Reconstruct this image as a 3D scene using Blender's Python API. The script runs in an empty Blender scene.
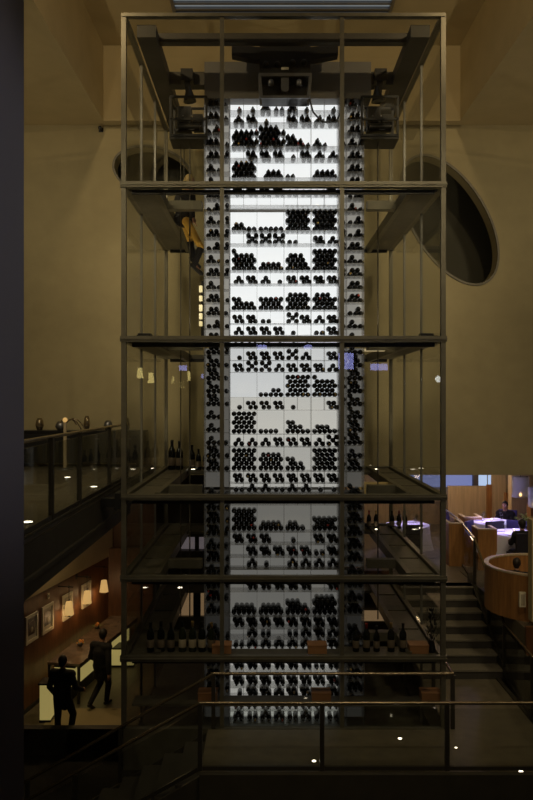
import bpy, bmesh, math, random
from mathutils import Vector, Matrix
random.seed(7)
S = bpy.context.scene
COL = S.collection
F = 761.0
PI = math.pi
def W(px, py, Y):                       # a point of the place from its bearing and its distance
    return Vector(((px-266.5)*Y/F, Y, (400-py)*Y/F))

# ------------------------------------------------------------------ materials
def mat(name, col, rough=.5, metal=0, spec=.5, emit=None, es=0, noise=None, bump=0):
    m = bpy.data.materials.new(name); m.use_nodes = True
    nt = m.node_tree; b = nt.nodes['Principled BSDF']
    b.inputs['Base Color'].default_value = (*col, 1)
    b.inputs['Roughness'].default_value = rough
    b.inputs['Metallic'].default_value = metal
    b.inputs['Specular IOR Level'].default_value = spec
    if emit:
        b.inputs['Emission Color'].default_value = (*emit, 1)
        b.inputs['Emission Strength'].default_value = es
    if noise:
        sc, amt = noise[0], noise[1]
        tc = nt.nodes.new('ShaderNodeTexCoord')
        mp = nt.nodes.new('ShaderNodeMapping')
        mp.inputs['Scale'].default_value = noise[2] if len(noise) > 2 else (1, 1, 1)
        n = nt.nodes.new('ShaderNodeTexNoise'); n.inputs['Scale'].default_value = sc
        n.inputs['Detail'].default_value = 6
        r = nt.nodes.new('ShaderNodeValToRGB')
        r.color_ramp.elements[0].position = .3; r.color_ramp.elements[1].position = .7
        r.color_ramp.elements[0].color = (*[c*(1-amt) for c in col], 1)
        r.color_ramp.elements[1].color = (*[min(1, c*(1+amt)) for c in col], 1)
        nt.links.new(tc.outputs['Object'], mp.inputs['Vector'])
        nt.links.new(mp.outputs[0], n.inputs['Vector'])
        nt.links.new(n.outputs[0], r.inputs[0]); nt.links.new(r.outputs[0], b.inputs['Base Color'])
        if bump:
            bp = nt.nodes.new('ShaderNodeBump'); bp.inputs['Strength'].default_value = bump
            nt.links.new(n.outputs[0], bp.inputs['Height']); nt.links.new(bp.outputs[0], b.inputs['Normal'])
    return m
def glassmat(name, tint, ior=1.5, rough=.0, extra=0.0, diffuse=None, dfac=0):
    m = bpy.data.materials.new(name); m.use_nodes = True
    nt = m.node_tree; nt.nodes.clear()
    o = nt.nodes.new('ShaderNodeOutputMaterial')
    t = nt.nodes.new('ShaderNodeBsdfTransparent'); t.inputs[0].default_value = (*tint, 1)
    g = nt.nodes.new('ShaderNodeBsdfGlossy'); g.inputs['Roughness'].default_value = rough
    f = nt.nodes.new('ShaderNodeFresnel'); f.inputs[0].default_value = ior
    ge = nt.nodes.new('ShaderNodeNewGeometry'); io = nt.nodes.new('ShaderNodeMix'); io.data_type = 'FLOAT'
    io.inputs[2].default_value = ior; io.inputs[3].default_value = 1/ior
    nt.links.new(ge.outputs['Backfacing'], io.inputs[0]); nt.links.new(io.outputs[0], f.inputs[0])
    mx = nt.nodes.new('ShaderNodeMixShader')
    fac = f.outputs[0]
    if extra:
        a = nt.nodes.new('ShaderNodeMath'); a.operation = 'ADD'; a.use_clamp = True
        a.inputs[1].default_value = extra; nt.links.new(fac, a.inputs[0]); fac = a.outputs[0]
    nt.links.new(fac, mx.inputs[0]); nt.links.new(t.outputs[0], mx.inputs[1]); nt.links.new(g.outputs[0], mx.inputs[2])
    out = mx.outputs[0]
    if diffuse:
        d = nt.nodes.new('ShaderNodeBsdfDiffuse'); d.inputs[0].default_value = (*diffuse, 1)
        tl = nt.nodes.new('ShaderNodeBsdfTranslucent'); tl.inputs[0].default_value = (*diffuse, 1)
        ad = nt.nodes.new('ShaderNodeMixShader'); ad.inputs[0].default_value = .5
        nt.links.new(d.outputs[0], ad.inputs[1]); nt.links.new(tl.outputs[0], ad.inputs[2])
        m2 = nt.nodes.new('ShaderNodeMixShader'); m2.inputs[0].default_value = dfac
        nt.links.new(out, m2.inputs[1]); nt.links.new(ad.outputs[0], m2.inputs[2]); out = m2.outputs[0]
    nt.links.new(out, o.inputs[0])
    return m
def emat(name, col, s, base=(.5, .5, .5)):
    return mat(name, base, .6, emit=col, es=s)

WALLC = (.40, .335, .185)
M = dict(
    wall=mat('olive_plaster', WALLC, .85, noise=(3, .05), bump=.03),
    ceil=mat('ceiling_plaster', (.46, .37, .20), .85, noise=(2, .05)),
    tower=mat('bronze_metal', (.18, .165, .12), .42, .55, noise=(6, .12)),
    dark=mat('dark_metal', (.035, .034, .032), .4, .6),
    black=mat('black_paint', (.012, .012, .013), .35),
    deck=mat('deck_panel', (.14, .125, .09), .5, .3, noise=(8, .15)),
    header=mat('grey_header', (.16, .15, .13), .5),
    rail=mat('satin_bronze', (.34, .27, .17), .25, .85),
    railpost=mat('rail_post_metal', (.07, .062, .048), .4, .5),
    glass=glassmat('tower_glass', (.975, .98, .97), 1.5, .0),
    sglass=glassmat('side_glass', (.98, .985, .975), 1.13, .0, extra=.02),
    rglass=glassmat('rail_glass', (.90, .92, .90), 1.45, .0),
    acr=glassmat('acrylic', (.92, .92, .92), 1.3, .1, diffuse=(.75, .75, .75), dfac=.16),
    frost=glassmat('frosted_shade', (.8, .85, .9), 1.4, .3, diffuse=(.8, .85, .9), dfac=.35),
    bottle=mat('dark_bottle_glass', (.006, .007, .006), .22, spec=.3),
    bottle2=mat('green_bottle_glass', (.018, .022, .010), .12),
    foil=mat('black_foil', (.012, .010, .010), .4, spec=.3),
    foilr=mat('red_foil', (.35, .03, .02), .35),
    foilg=mat('gold_foil', (.45, .30, .10), .3, .5),
    paper=mat('label_paper', (.42, .35, .24), .7),
    paperd=mat('dim_label_paper', (.16, .12, .08), .7),
    floor=mat('stone_floor', (.16, .135, .09), .35, noise=(5, .18)),
    floord=mat('dark_carpet', (.03, .027, .02), .8, noise=(9, .2)),
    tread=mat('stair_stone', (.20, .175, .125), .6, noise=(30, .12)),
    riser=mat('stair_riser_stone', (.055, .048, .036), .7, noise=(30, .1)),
    concrete=mat('dark_fascia', (.05, .043, .03), .6, noise=(4, .15)),
    pillar=mat('pillar_grey', (.12, .115, .125), .55, noise=(3, .06, (1, 1, .3))),
    wood=mat('honey_wood', (.36, .17, .055), .4, noise=(5, .25, (4, 4, .4))),
    paleWood=mat('pale_wood', (.55, .44, .27), .5, noise=(5, .15, (5, 5, .3))),
    darkwood=mat('walnut_panel', (.13, .055, .022), .4, noise=(4, .3, (3, 3, .5))),
    tabletop=mat('polished_table_stone', (.16, .12, .085), .12, noise=(4, .3)),
    cloth=mat('white_linen', (.75, .72, .85), .8),
    chair=mat('purple_upholstery', (.10, .09, .33), .8),
    chaird=mat('black_upholstery', (.02, .018, .03), .7),
    skin=mat('skin', (.45, .24, .15), .5),
    hair=mat('dark_hair', (.02, .014, .01), .6),
    blond=mat('blond_hair', (.50, .36, .14), .5),
    suit=mat('black_suit', (.012, .011, .012), .85),
    shirtw=mat('white_shirt', (.5, .48, .55), .8),
    shoe=mat('black_shoe', (.012, .011, .011), .3),
    legy=mat('gold_legging', (.85, .50, .09), .45),
    leaf=mat('dark_leaf', (.05, .075, .02), .6),
    leafg=mat('bright_leaf', (.20, .30, .06), .6),
    flower=mat('orange_petal', (.8, .35, .08), .6),
    frame=mat('cream_picture_frame', (.75, .68, .5), .5),
    matb=mat('picture_mount', (.55, .5, .38), .8),
    pic=mat('dark_picture', (.07, .045, .03), .5, noise=(9, .5)),
    orange=mat('copper_crate', (.40, .19, .08), .6),
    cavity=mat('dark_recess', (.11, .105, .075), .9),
    alloy=mat('grey_alloy', (.22, .22, .23), .35, .8),
    cable=mat('steel_cable', (.10, .09, .07), .4, .6),
    shade=emat('lamp_shade_glow', (1, .60, .20), .50, (.35, .22, .08)),
    spot=emat('glint_glow', (1, .86, .62), 5.0),
    glow=emat('amber_backlit_panel', (1, .80, .26), .24, (.4, .33, .14)),
    glow2=emat('warm_room_window', (1, .62, .32), .17, (.3, .2, .15)),
    lilac=emat('lilac_room_window', (.75, .62, .68), .13, (.3, .25, .25)),
    bluewin=emat('blue_window', (.28, .38, .85), .42, (.2, .2, .3)),
    bluewhite=emat('pale_blue_window', (.55, .72, 1), .75, (.2, .2, .3)),
    sky=emat('skylight_panel', (.62, .72, .78), .20, (.2, .2, .2)),
    candle=emat('candle_flame', (1, .5, .15), 8),
    screen=emat('blue_screen', (.40, .42, 1), 5),
    lantern=emat('yellow_lantern_glow', (1, .80, .28), 5),
    slot_glow=emat('yellow_slot_glow', (1, .80, .36), .75),
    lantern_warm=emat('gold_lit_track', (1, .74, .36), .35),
    brass=mat('brass_plate', (.55, .42, .20), .5, .2),
    smull=mat('grey_mullion_paint', (.20, .19, .16), .5),
    globe=emat('white_globe', (.95, 1, .95), 7),
    chrome=mat('chrome', (.5, .5, .5), .15, 1),
)

# ------------------------------------------------------------------ mesh helpers
class MB:
    def __init__(s): s.v = []; s.f = []; s.m = []; s.sm = []
    def add(s, vs, fs, mi=0, smooth=False):
        n = len(s.v); s.v += [tuple(v) for v in vs]
        for f in fs: s.f.append(tuple(i+n for i in f)); s.m.append(mi); s.sm.append(smooth)
        return s
    def box(s, a, b, mi=0, mat=None):
        x0, y0, z0 = a; x1, y1, z1 = b
        vs = [Vector(p) for p in ((x0,y0,z0),(x1,y0,z0),(x1,y1,z0),(x0,y1,z0),(x0,y0,z1),(x1,y0,z1),(x1,y1,z1),(x0,y1,z1))]
        if mat: vs = [mat @ v for v in vs]
        return s.add(vs, [(0,3,2,1),(4,5,6,7),(0,1,5,4),(1,2,6,5),(2,3,7,6),(3,0,4,7)], mi)
    def prism(s, pts, axis, a, b, mi=0):
        """pts: outline in the two other axes, extruded along axis from a to b"""
        def mk(p, t):
            return (t, p[0], p[1]) if axis == 0 else (p[0], t, p[1]) if axis == 1 else (p[0], p[1], t)
        n = len(pts)
        vs = [mk(p, a) for p in pts]+[mk(p, b) for p in pts]
        fs = [tuple(range(n)), tuple(range(2*n-1, n-1, -1))]+[(i, (i+1) % n, n+(i+1) % n, n+i) for i in range(n)]
        return s.add(vs, fs, mi)
    def bar(s, p, q, w, h=None, mi=0):
        p = Vector(p); q = Vector(q); h = h or w
        d = (q-p).normalized(); up = Vector((0,0,1)) if abs(d.z) < .95 else Vector((0,1,0))
        r = d.cross(up).normalized(); u = r.cross(d)
        vs = []
        for c in (p, q):
            for a, b in ((-1,-1),(1,-1),(1,1),(-1,1)): vs.append(c+r*a*w/2+u*b*h/2)
        return s.add(vs, [(0,1,2,3),(7,6,5,4),(0,4,5,1),(1,5,6,2),(2,6,7,3),(3,7,4,0)], mi)
    def tube(s, p, q, r0, r1=None, n=10, mi=0, caps=True):
        p = Vector(p); q = Vector(q); r1 = r0 if r1 is None else r1
        d = (q-p).normalized(); up = Vector((0,0,1)) if abs(d.z) < .95 else Vector((0,1,0))
        a = d.cross(up).normalized(); b = a.cross(d)
        vs = []
        for c, r in ((p, r0), (q, r1)):
            for i in range(n):
                t = 2*PI*i/n; vs.append(c+(a*math.cos(t)+b*math.sin(t))*r)
        s.add(vs, [(i, (i+1) % n, n+(i+1) % n, n+i) for i in range(n)], mi, True)
        if caps: s.add(vs, [tuple(range(n-1, -1, -1)), tuple(range(n, 2*n))], mi)
        return s
    def path(s, pts, r, n=8, mi=0):
        for a, b in zip(pts, pts[1:]): s.tube(a, b, r, r, n, mi)
        return s
    def lathe(s, prof, n=16, mi=0, M=None, smooth=True):
        """prof: list of (r, z[, material])"""
        vs = []; k = len(prof)
        for p in prof:
            for i in range(n):
                t = 2*PI*i/n; v = Vector((p[0]*math.cos(t), p[0]*math.sin(t), p[1]))
                vs.append(M @ v if M else v)
        base = len(s.v); s.v += [tuple(v) for v in vs]
        for j in range(k-1):
            mm = prof[j][2] if len(prof[j]) > 2 else mi
            for i in range(n):
                s.f.append((base+j*n+i, base+j*n+(i+1) % n, base+(j+1)*n+(i+1) % n, base+(j+1)*n+i)); s.m.append(mm); s.sm.append(smooth)
        s.f.append(tuple(base+i for i in range(n-1, -1, -1))); s.m.append(prof[0][2] if len(prof[0]) > 2 else mi); s.sm.append(False)
        s.f.append(tuple(base+(k-1)*n+i for i in range(n))); s.m.append(prof[-2][2] if len(prof[-2]) > 2 else mi); s.sm.append(False)
        return s
    def ball(s, c, r, n=12, k=8, mi=0, R=None):
        c = Vector(c); r = Vector(r) if hasattr(r, '__len__') else Vector((r, r, r))
        vs = []
        for j in range(1, k):
            ph = PI*j/k
            for i in range(n):
                t = 2*PI*i/n; v = Vector((r.x*math.sin(ph)*math.cos(t), r.y*math.sin(ph)*math.sin(t), r.z*math.cos(ph)))
                vs.append(c+(R @ v if R else v))
        top = Vector((0,0,r.z)); vs += [c+(R @ top if R else top), c-(R @ top if R else top)]
        T = len(vs)-2; fs = []
        for j in range(k-2):
            for i in range(n): fs.append((j*n+i, (j+1)*n+i, (j+1)*n+(i+1) % n, j*n+(i+1) % n))
        for i in range(n): fs.append((T, i, (i+1) % n)); fs.append((T+1, (k-2)*n+(i+1) % n, (k-2)*n+i))
        return s.add(vs, fs, mi, True)
    def mesh(s, name, mats):
        me = bpy.data.meshes.new(name); me.from_pydata(s.v, [], s.f)
        for m in (mats if isinstance(mats, (list, tuple)) else [mats]): me.materials.append(m)
        me.polygons.foreach_set('material_index', s.m); me.polygons.foreach_set('use_smooth', s.sm)
        me.update(); return me
    def build(s, name, mats, parent=None, loc=None):
        o = bpy.data.objects.new(name, s.mesh(name, mats)); COL.objects.link(o)
        if parent: o.parent = parent
        if loc is not None: o.location = loc
        return o
def tag(o, label=None, cat=None, group=None, kind=None):
    if label: o['label'] = label
    if cat: o['category'] = cat
    if group: o['group'] = group
    if kind: o['kind'] = kind
    return o
def thing(name, label, cat, loc=(0,0,0), rz=0, group=None):
    o = bpy.data.objects.new(name, None); COL.objects.link(o); o.empty_display_size = .1
    o.location = loc; o.rotation_euler = (0,0,rz)
    return tag(o, label, cat, group)
def struct(name, mb, m):
    return tag(mb.build(name, m), kind='structure')
def dup(root, loc=None, rz=None, label=None, group=None):
    r = root.copy(); COL.objects.link(r)
    if loc is not None: r.location = loc
    if rz is not None: r.rotation_euler = (0,0,rz)
    if label: r['label'] = label
    if group: r['group'] = group
    for ch in list(root.children):
        c = ch.copy(); COL.objects.link(c); c.parent = r
        for g in ch.children:
            d = g.copy(); COL.objects.link(d); d.parent = c
    return r
ORD = ['leftmost', 'second', 'third', 'fourth', 'fifth', 'sixth', 'seventh', 'eighth', 'ninth', 'tenth']

# ------------------------------------------------------------------ the setting
WY = 16.5                                  # distance of the tall back wall
ZL, ZU, ZW, ZD, ZG = -1.40, 5.96, -4.77, -3.65, -7.6   # landing, ceiling, walkway, dining floor, ground

def wall_with_holes(name, outline, holes, depth, m):
    cu = bpy.data.curves.new(name, 'CURVE'); cu.dimensions = '2D'; cu.fill_mode = 'BOTH'; cu.extrude = depth/2
    for pts in [outline]+holes:
        sp = cu.splines.new('POLY'); sp.points.add(len(pts)-1); sp.use_cyclic_u = True
        for i, p in enumerate(pts): sp.points[i].co = (p[0], p[1], 0, 1)
    tmp = bpy.data.objects.new(name+'_c', cu); COL.objects.link(tmp)
    bpy.context.view_layer.update()
    me = bpy.data.meshes.new_from_object(tmp.evaluated_get(bpy.context.evaluated_depsgraph_get()))
    bpy.data.objects.remove(tmp)
    me.materials.clear(); me.materials.append(m)
    for p in me.polygons: p.material_index = 0; p.use_smooth = False
    o = bpy.data.objects.new(name, me); COL.objects.link(o)
    o.rotation_euler = (PI/2, 0, 0)
    return tag(o, kind='structure')
def ell(cx, cy, a, b, ang, n=64):
    k = WY/F; out = []
    for i in range(n):
        t = 2*PI*i/n; u, v = a*math.cos(t), b*math.sin(t)
        x = cx+u*math.cos(ang)-v*math.sin(ang); y = cy+u*math.sin(ang)+v*math.cos(ang)
        out.append(((x-266.5)*k, (400-y)*k))
    return out
zb = (400-475)*WY/F
wb = wall_with_holes('wall_back', [(-9, zb), (12, zb), (12, 8.2), (-9, 8.2)],
                     [ell(449.5, 220, 71, 36, math.radians(59)), ell(152, 171, 38, 23, math.radians(12))], .36, M['wall'])
wb.location = (0, WY+.18, 0)
rim = MB()
k_ = WY/F
for cx_, cy_, a_, b_, an_ in ((449.5, 220, 71, 36, math.radians(59)), (152, 171, 38, 23, math.radians(12))):
    e0 = ell(cx_, cy_, a_, b_, an_); e1 = ell(cx_, cy_, a_+2.2, b_+2.2, an_); n = len(e0)
    vs = [(p[0], WY-.03, p[1]) for p in e0]+[(p[0], WY-.03, p[1]) for p in e1]+[(p[0], WY+.02, p[1]) for p in e1]+[(p[0], WY+.02, p[1]) for p in e0]
    rim.add(vs, [(i, (i+1) % n, n+(i+1) % n, n+i) for i in range(n)]+[(n+i, n+(i+1) % n, 2*n+(i+1) % n, 2*n+i) for i in range(n)]+[(3*n+i, 3*n+(i+1) % n, (i+1) % n, i) for i in range(n)])
struct('trim_1', rim, M['deck'])
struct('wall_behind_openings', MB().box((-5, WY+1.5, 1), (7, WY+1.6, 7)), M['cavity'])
# ceiling with its raised bay and skylight
rx0, rx1, ry0, ry1, zr = -3.45, 4.1, 5.5, 16.1, 7.5
c = MB()
c.box((-9, -6, ZU), (rx0, WY, ZU+.1)); c.box((rx1, -6, ZU), (12, WY, ZU+.1))
c.box((rx0, -6, ZU), (rx1, ry0, ZU+.1)); c.box((rx0, ry1, ZU), (rx1, WY, ZU+.1))
struct('ceiling', c, M['ceil'])
c = MB()
c.box((rx0-.1, ry0, ZU+.1), (rx0, ry1, zr)); c.box((rx1, ry0, ZU+.1), (rx1+.1, ry1, zr))
c.box((rx0, ry1, ZU+.1), (rx1, ry1+.1, zr)); c.box((rx0, ry0-.1, ZU+.1), (rx1, ry0, zr))
struct('wall_ceiling_bay', c, M['ceil'])
sx0, sx1, sy0, sy1 = -1.75, 2.35, 9.5, 14.7
c = MB()
c.box((rx0, ry0, zr), (sx0, ry1, zr+.1)); c.box((sx1, ry0, zr), (rx1, ry1, zr+.1))
c.box((sx0, ry0, zr), (sx1, sy0, zr+.1)); c.box((sx0, sy1, zr), (sx1, ry1, zr+.1))
struct('ceiling_bay', c, M['ceil'])
struct('window_1', MB().box((sx0, sy0, zr+.03), (sx1, sy1, zr+.08)), M['sky'])
c = MB()
for i in range(22):
    y = sy1-.14-.21*i; c.box((sx0, y, zr-.02), (sx1, y+.06, zr+.03))
c.box((sx0-.06, sy1, zr-.03), (sx1+.06, sy1+.06, zr+.25)); c.box((sx0-.06, sy0, zr-.03), (sx0, sy1, zr+.25)); c.box((sx1, sy0, zr-.03), (sx1+.06, sy1, zr+.25))
struct('trim_2', c, M['alloy'])
c = MB(); w = .16
c.box((rx0-w, ry0, ZU-.05), (rx0, ry1+w, ZU)); c.box((rx1, ry0, ZU-.05), (rx1+w, ry1+w, ZU)); c.box((rx0, ry1, ZU-.05), (rx1, ry1+w, ZU))
struct('trim_3', c, M['ceil'])
# outer walls, ground, rear
struct('wall_left', MB().box((-9.1, -6, ZG), (-9, 24, 8.2)), M['wall'])
struct('wall_right', MB().box((12, -6, ZG), (12.1, 24, 8.2)), M['wall'])
struct('wall_front', MB().box((-9, -6.1, ZG), (12, -6, ZU)), M['wall'])
struct('floor_ground', MB().box((-9, -6, ZG-.1), (12, 24, ZG)), M['floord'])
struct('floor_gallery', MB().box((-9, -6, -1.75), (12, 2.6, -1.55)), M['floord'])
struct('wall_far', MB().box((-9, 24, ZG), (12, 24.1, 1)), M['darkwood'])
# pillar beside the viewer
struct('pillar_left', MB().box((-1.9, 2.0, -1.55), (-.765, 2.4, ZU)), M['pillar'])

# left landing
lx = -2.45
struct('floor_landing', MB().box((-9, 2.6, ZL-.06), (lx, 16.5, ZL)), M['floor'])
c = MB().box((lx-.35, 2.6, -2.02), (lx+.02, 13.6, ZL-.06)); c.box((lx-.06, 2.6, ZL-.0), (lx+.03, 13.6, ZL+.03)); c.box((lx-.12, 2.6, -1.85), (lx+.06, 13.6, -1.80))
struct('trim_4', c, M['concrete'])
struct('wall_landing_end', MB().box((-4.3, WY-.5, -2.02), (lx, WY, ZL-.06)), M['concrete'])

# lower left bar room: panelled wall running away from the viewer
wd = Vector((.2, 1.1, 0)).normalized(); wn = Vector((wd.y, -wd.x, 0))
P0 = Vector((-6.1, 17.0, 0)) ; L = 7.0
def wl(t, off, z): return P0+wd*t+wn*off+Vector((0, 0, z))
WM = Matrix(((wd.x, wn.x, 0, P0.x), (wd.y, wn.y, 0, P0.y), (0, 0, 1, 0), (0, 0, 0, 1)))
struct('wall_bar', MB().box((-1.5, -.15, ZG), (L, 0, -4.85), 0, WM), M['darkwood'])
struct('wall_bar_upper', MB().box((-1.5, -.15, -4.85), (L, 0.02, ZL-.06), 0, WM), M['ceil'])
struct('baseboard_bar', MB().box((-1.5, 0, ZG), (L, .03, ZG+.12), 0, WM), M['dark'])
struct('wall_bar_end', MB().box((-5.2, 23.6, ZG), (-1.2, 23.75, -4.6)), M['darkwood'])
c = MB().box((-9, 16.9, ZG), (-2.2, 23.6, ZG+.02))
struct('floor_bar', c, M['floor'])
struct('wall_parapet', MB().box((-6.6, 16.3, ZG), (-2.6, 16.5, (400-727)*16.4/F)), M['concrete'])

# walkway in front of the tower, its stairs down and the stairs up to the dining room
c = MB().box((-.85, 9.70, ZW-.45), (3.92, 11.02, ZW)); c.box((2.62, 11.02, ZW-.45), (3.92, 13.0, ZW))
struct('floor_walkway', c, M['floor'])
c = MB().box((-.85, 9.62, ZW-.5), (3.98, 9.70, ZW+.03)); c.box((3.92, 9.7, ZW-.5), (3.98, 13, ZW+.03))
struct('trim_5', c, M['concrete'])
c = MB(); r = MB()
for i in range(16):
    x1 = -.85-.3*i; z = ZW-.168*(i+1)
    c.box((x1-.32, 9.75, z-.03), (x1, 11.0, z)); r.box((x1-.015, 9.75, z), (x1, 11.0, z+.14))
st = thing('staircase', 'dim stone staircase descending to the left in front of the glass tower', 'stairs', (-.85, 10.4, ZG))
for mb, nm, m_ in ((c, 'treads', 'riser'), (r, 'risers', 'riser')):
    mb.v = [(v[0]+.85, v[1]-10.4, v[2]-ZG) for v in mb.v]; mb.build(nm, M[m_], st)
c = MB()
for y in (9.70, 11.0):
    c.prism([(0, ZW-.03-ZG), (-4.8, -.03+.02), (-4.8, -.0), (0, ZW-.45-ZG)], 1, y-10.4, y+.05-10.4)
c.build('stringer', M['concrete'], st)
st = thing('staircase', 'stone staircase rising beside the glass tower to the dining room', 'stairs', (3.35, 13, ZW))
nst = 7; rh = (ZD-ZW)/nst; td = (14.92-13)/(nst-1)*.98
c = MB(); r = MB()
for i in range(nst):
    z = (i+1)*rh; y = i*td
    c.box((-.73, y-.015, z-.03), (.69, y+td+.02, z)); r.box((-.72, y, 0), (.68, y+td, z-.03))
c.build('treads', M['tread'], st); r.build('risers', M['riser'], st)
MB().prism([(-.1, -.05), (-.1, .18), (td*7+.1, 1.3), (td*7+.1, .95)], 0, .69, .77).build('stringer', M['railpost'], st)
c = MB().box((2.62, 14.88+.05, ZD-.3), (4.12, 16.2, ZD)); c.box((4.14, 12.2, ZD-.3), (12, 16.2, ZD)); c.box((1.8, 16.2, ZD-.3), (12, 24, ZD))
struct('floor_dining', c, M['floor'])
c = MB().box((4.14, 12.12, ZD-.42), (12, 12.2, ZD+.03)); c.box((1.72, 16.2, ZD-.4), (1.8, 24, ZD+.03)); c.box((1.8,16.12,ZD-.4),(2.6,16.2,ZD+.03))
struct('trim_6', c, M['darkwood'])
struct('wall_stair_side', MB().box((4.16, 12.6, ZG), (4.26, 16.1, ZD-.3)), M['concrete'])
struct('ceiling_dining', MB().box((1.6, 16.9, zb+.05), (12, 24, zb+.15)), M['ceil'])

# ------------------------------------------------------------------ glass tower
X0, X1, Y0, Y1 = -2.079, 2.574, 11.1, 15.75
LV = [5.6, 3.136, .89, -1.415, -2.60, -3.763, -5.35]
TX, TY, TZ = (X0+X1)/2, (Y0+Y1)/2, -5.35
tw = thing('glass_tower', 'tall bronze-framed glass tower enclosing the backlit wine rack', 'glass tower', (TX, TY, TZ))
def T(mb): mb.v = [(v[0]-TX, v[1]-TY, v[2]-TZ) for v in mb.v]; return mb
cols = [X0, (222-266.5)*Y0/F, (342-266.5)*Y0/F, X1]
struct('wall_tower_plinth', MB().box((X0-.05, Y0-.05, ZG), (X1+.05, Y1+.05, TZ-.02)), M['concrete'])
sl = MB().box((X0, Y0-.06, TZ-.02), (X1, Y0+.04, ZW+.0)); T(sl).build('sill', M['tower'], tw)
T(MB().box((X0, Y0, TZ-.015), (X1, Y1, TZ))).build('tower_floor', M['deck'], tw)
for x in (X0, X1):
    for y in (Y0, Y1): T(MB().box((x-.035, y-.035, TZ), (x+.035, y+.035, LV[0]+.03))).build('corner_post', M['tower'], tw)
YS = [Y0+(Y1-Y0)*i/3 for i in range(4)]
for x in cols[1:3]:
    for y in (Y0, Y1): T(MB().box((x-.03, y-.03, TZ), (x+.03, y+.03, LV[0]))).build('mullion', M['tower'], tw)
for x in (X0, X1):
    for y in YS[1:3]: T(MB().box((x-.018, y-.018, TZ), (x+.018, y+.018, LV[0]))).build('side_mullion', M['smull'], tw)
for i, z in enumerate(LV[:-1]):
    h = .05 if i == 0 else .085
    e = .02 if i == 0 else .05
    for y, d in ((Y0, -1), (Y1, 1)):
        m = MB().box((X0-e, y-.05, z-h/2), (X1+e, y+.05, z+h/2))
        if i: m.box((X0-e, y-.065, z-.012), (X1+e, y+.065, z+.012))
        T(m).build('beam', M['tower'], tw)
        if i: T(MB().box((X0+.1, y-.02-d*.11, z-.11), (X1-.1, y+.02-d*.11, z-.045))).build('light_track', M['dark'], tw)
    for x in (X0, X1):
        T(MB().box((x-.045, Y0+.05, z-h/2), (x+.045, Y1-.05, z+h/2))).build('side_beam', M['tower'], tw)
    if i:
        for s, xa in ((1, X0+.05), (-1, X1-.05)):
            m = MB().box((min(xa, xa+s*.42), Y0+.18, z-.05), (max(xa, xa+s*.42), Y1-.1, z-.01))
            for q in range(4):
                yy = Y0+.3+q*1.1; m.box((min(xa, xa+s*.42)+.03, yy, z-.01), (max(xa, xa+s*.42)-.03, yy+1.0, z+.012))
            T(m).build('side_deck', M['deck'], tw)
            T(MB().box((xa+s*.42-.04, Y0+.12, z-.11), (xa+s*.42+.04, Y1-.06, z+.05))).build('deck_beam', M['tower'], tw)
        for s, a, b in ((1, X0+.5, -1.03), (-1, 1.61, X1-.5)):
            T(MB().box((a, 12.15, z-.09), (b if s == 1 else X1-.5, 12.31, z+.05))).build('cross_beam', M['tower'], tw)
    if i in (3, 4, 5):
        for a, b in ((X0+.51, cols[1]-.0), (cols[2]+.0, X1-.51)):
            T(MB().box((a, Y1-.75, z-.04), (b, Y1-.08, z+.005))).build('rear_deck', M['deck'], tw)
    if i == 5:
        T(MB().box((cols[1]+.02, Y0+.08, z-.03), (cols[2]-.02, Y0+.40, z+.005))).build('front_deck', M['deck'], tw)
        T(MB().box((X0+.1, Y0+.08, -4.50), (X1-.1, Y0+.40, -4.465))).build('bottom_ledge', M['deck'], tw)
        for a, b in ((X0+.48, cols[1]+.02), (cols[2]-.02, X1-.48)):
            T(MB().box((a, Y0+.06, z-.04), (b, Y0+.5, z+.005))).build('front_deck', M['deck'], tw)
for k_, (px, py) in enumerate(((161, 334), (412, 334))):
    x = (px-266.5)*11.75/F
    t = thing('floodlight', ['small black floodlight on the left deck above the yellow reflections', 'small black floodlight on the right deck above the white reflection'][k_], 'light', (x+(-.25 if k_ == 0 else .22), 11.75, LV[2]+.014), 0)
    MB().box((-.10, -.07, .05), (.10, .07, .12)).build('housing', M['black'], t)
    MB().box((-.12, -.02, 0), (-.105, .02, .1)).box((.105, -.02, 0), (.12, .02, .1)).box((-.12, -.03, 0), (.12, .03, .012)).build('yoke', M['dark'], t)
    MB().box((-.085, -.055, .12), (.085, .055, .124)).build('lens', M['alloy'], t)
# top framing: second beam just behind the front one, side rafters, tie beams at the rack
T(MB().box((X0+.2, 11.55, 5.43), (X1-.2, 11.68, 5.57))).build('roof_beam', M['concrete'], tw)
for s, x in ((1, X0+.12), (-1, X1-.12)):
    T(MB().box((x+s*.05, Y0+.1, 5.34), (x+s*.33, Y1-.1, 5.52))).build('rafter', M['concrete'], tw)
T(MB().box((X0+.45, 12.75, 5.28), (-.75, 12.95, 5.5))).build('roof_tie', M['concrete'], tw)
T(MB().box((1.3, 12.75, 5.28), (X1-.45, 12.95, 5.5))).build('roof_tie', M['concrete'], tw)
for k in range(6):
    za, zb_ = LV[k+1], LV[k]
    for j in range(3):
        for y in (Y0, Y1): T(MB().box((cols[j]+.03, y-.006, za+.045), (cols[j+1]-.03, y+.006, zb_-.045))).build('glass_pane', M['glass'], tw)
        for x in (X0, X1): T(MB().box((x-.006, YS[j]+.035, za+.045), (x+.006, YS[j+1]-.035, zb_-.045))).build('glass_pane', M['sglass'], tw)
T(MB().box((X0-.12, Y0-.1, ZL-.18), (X0-.04, Y0+.25, ZL+.05)).box((lx+.03, Y0, ZL-.16), (X0-.1, Y0+.2, ZL-.04))).build('bracket', M['dark'], tw)

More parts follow.
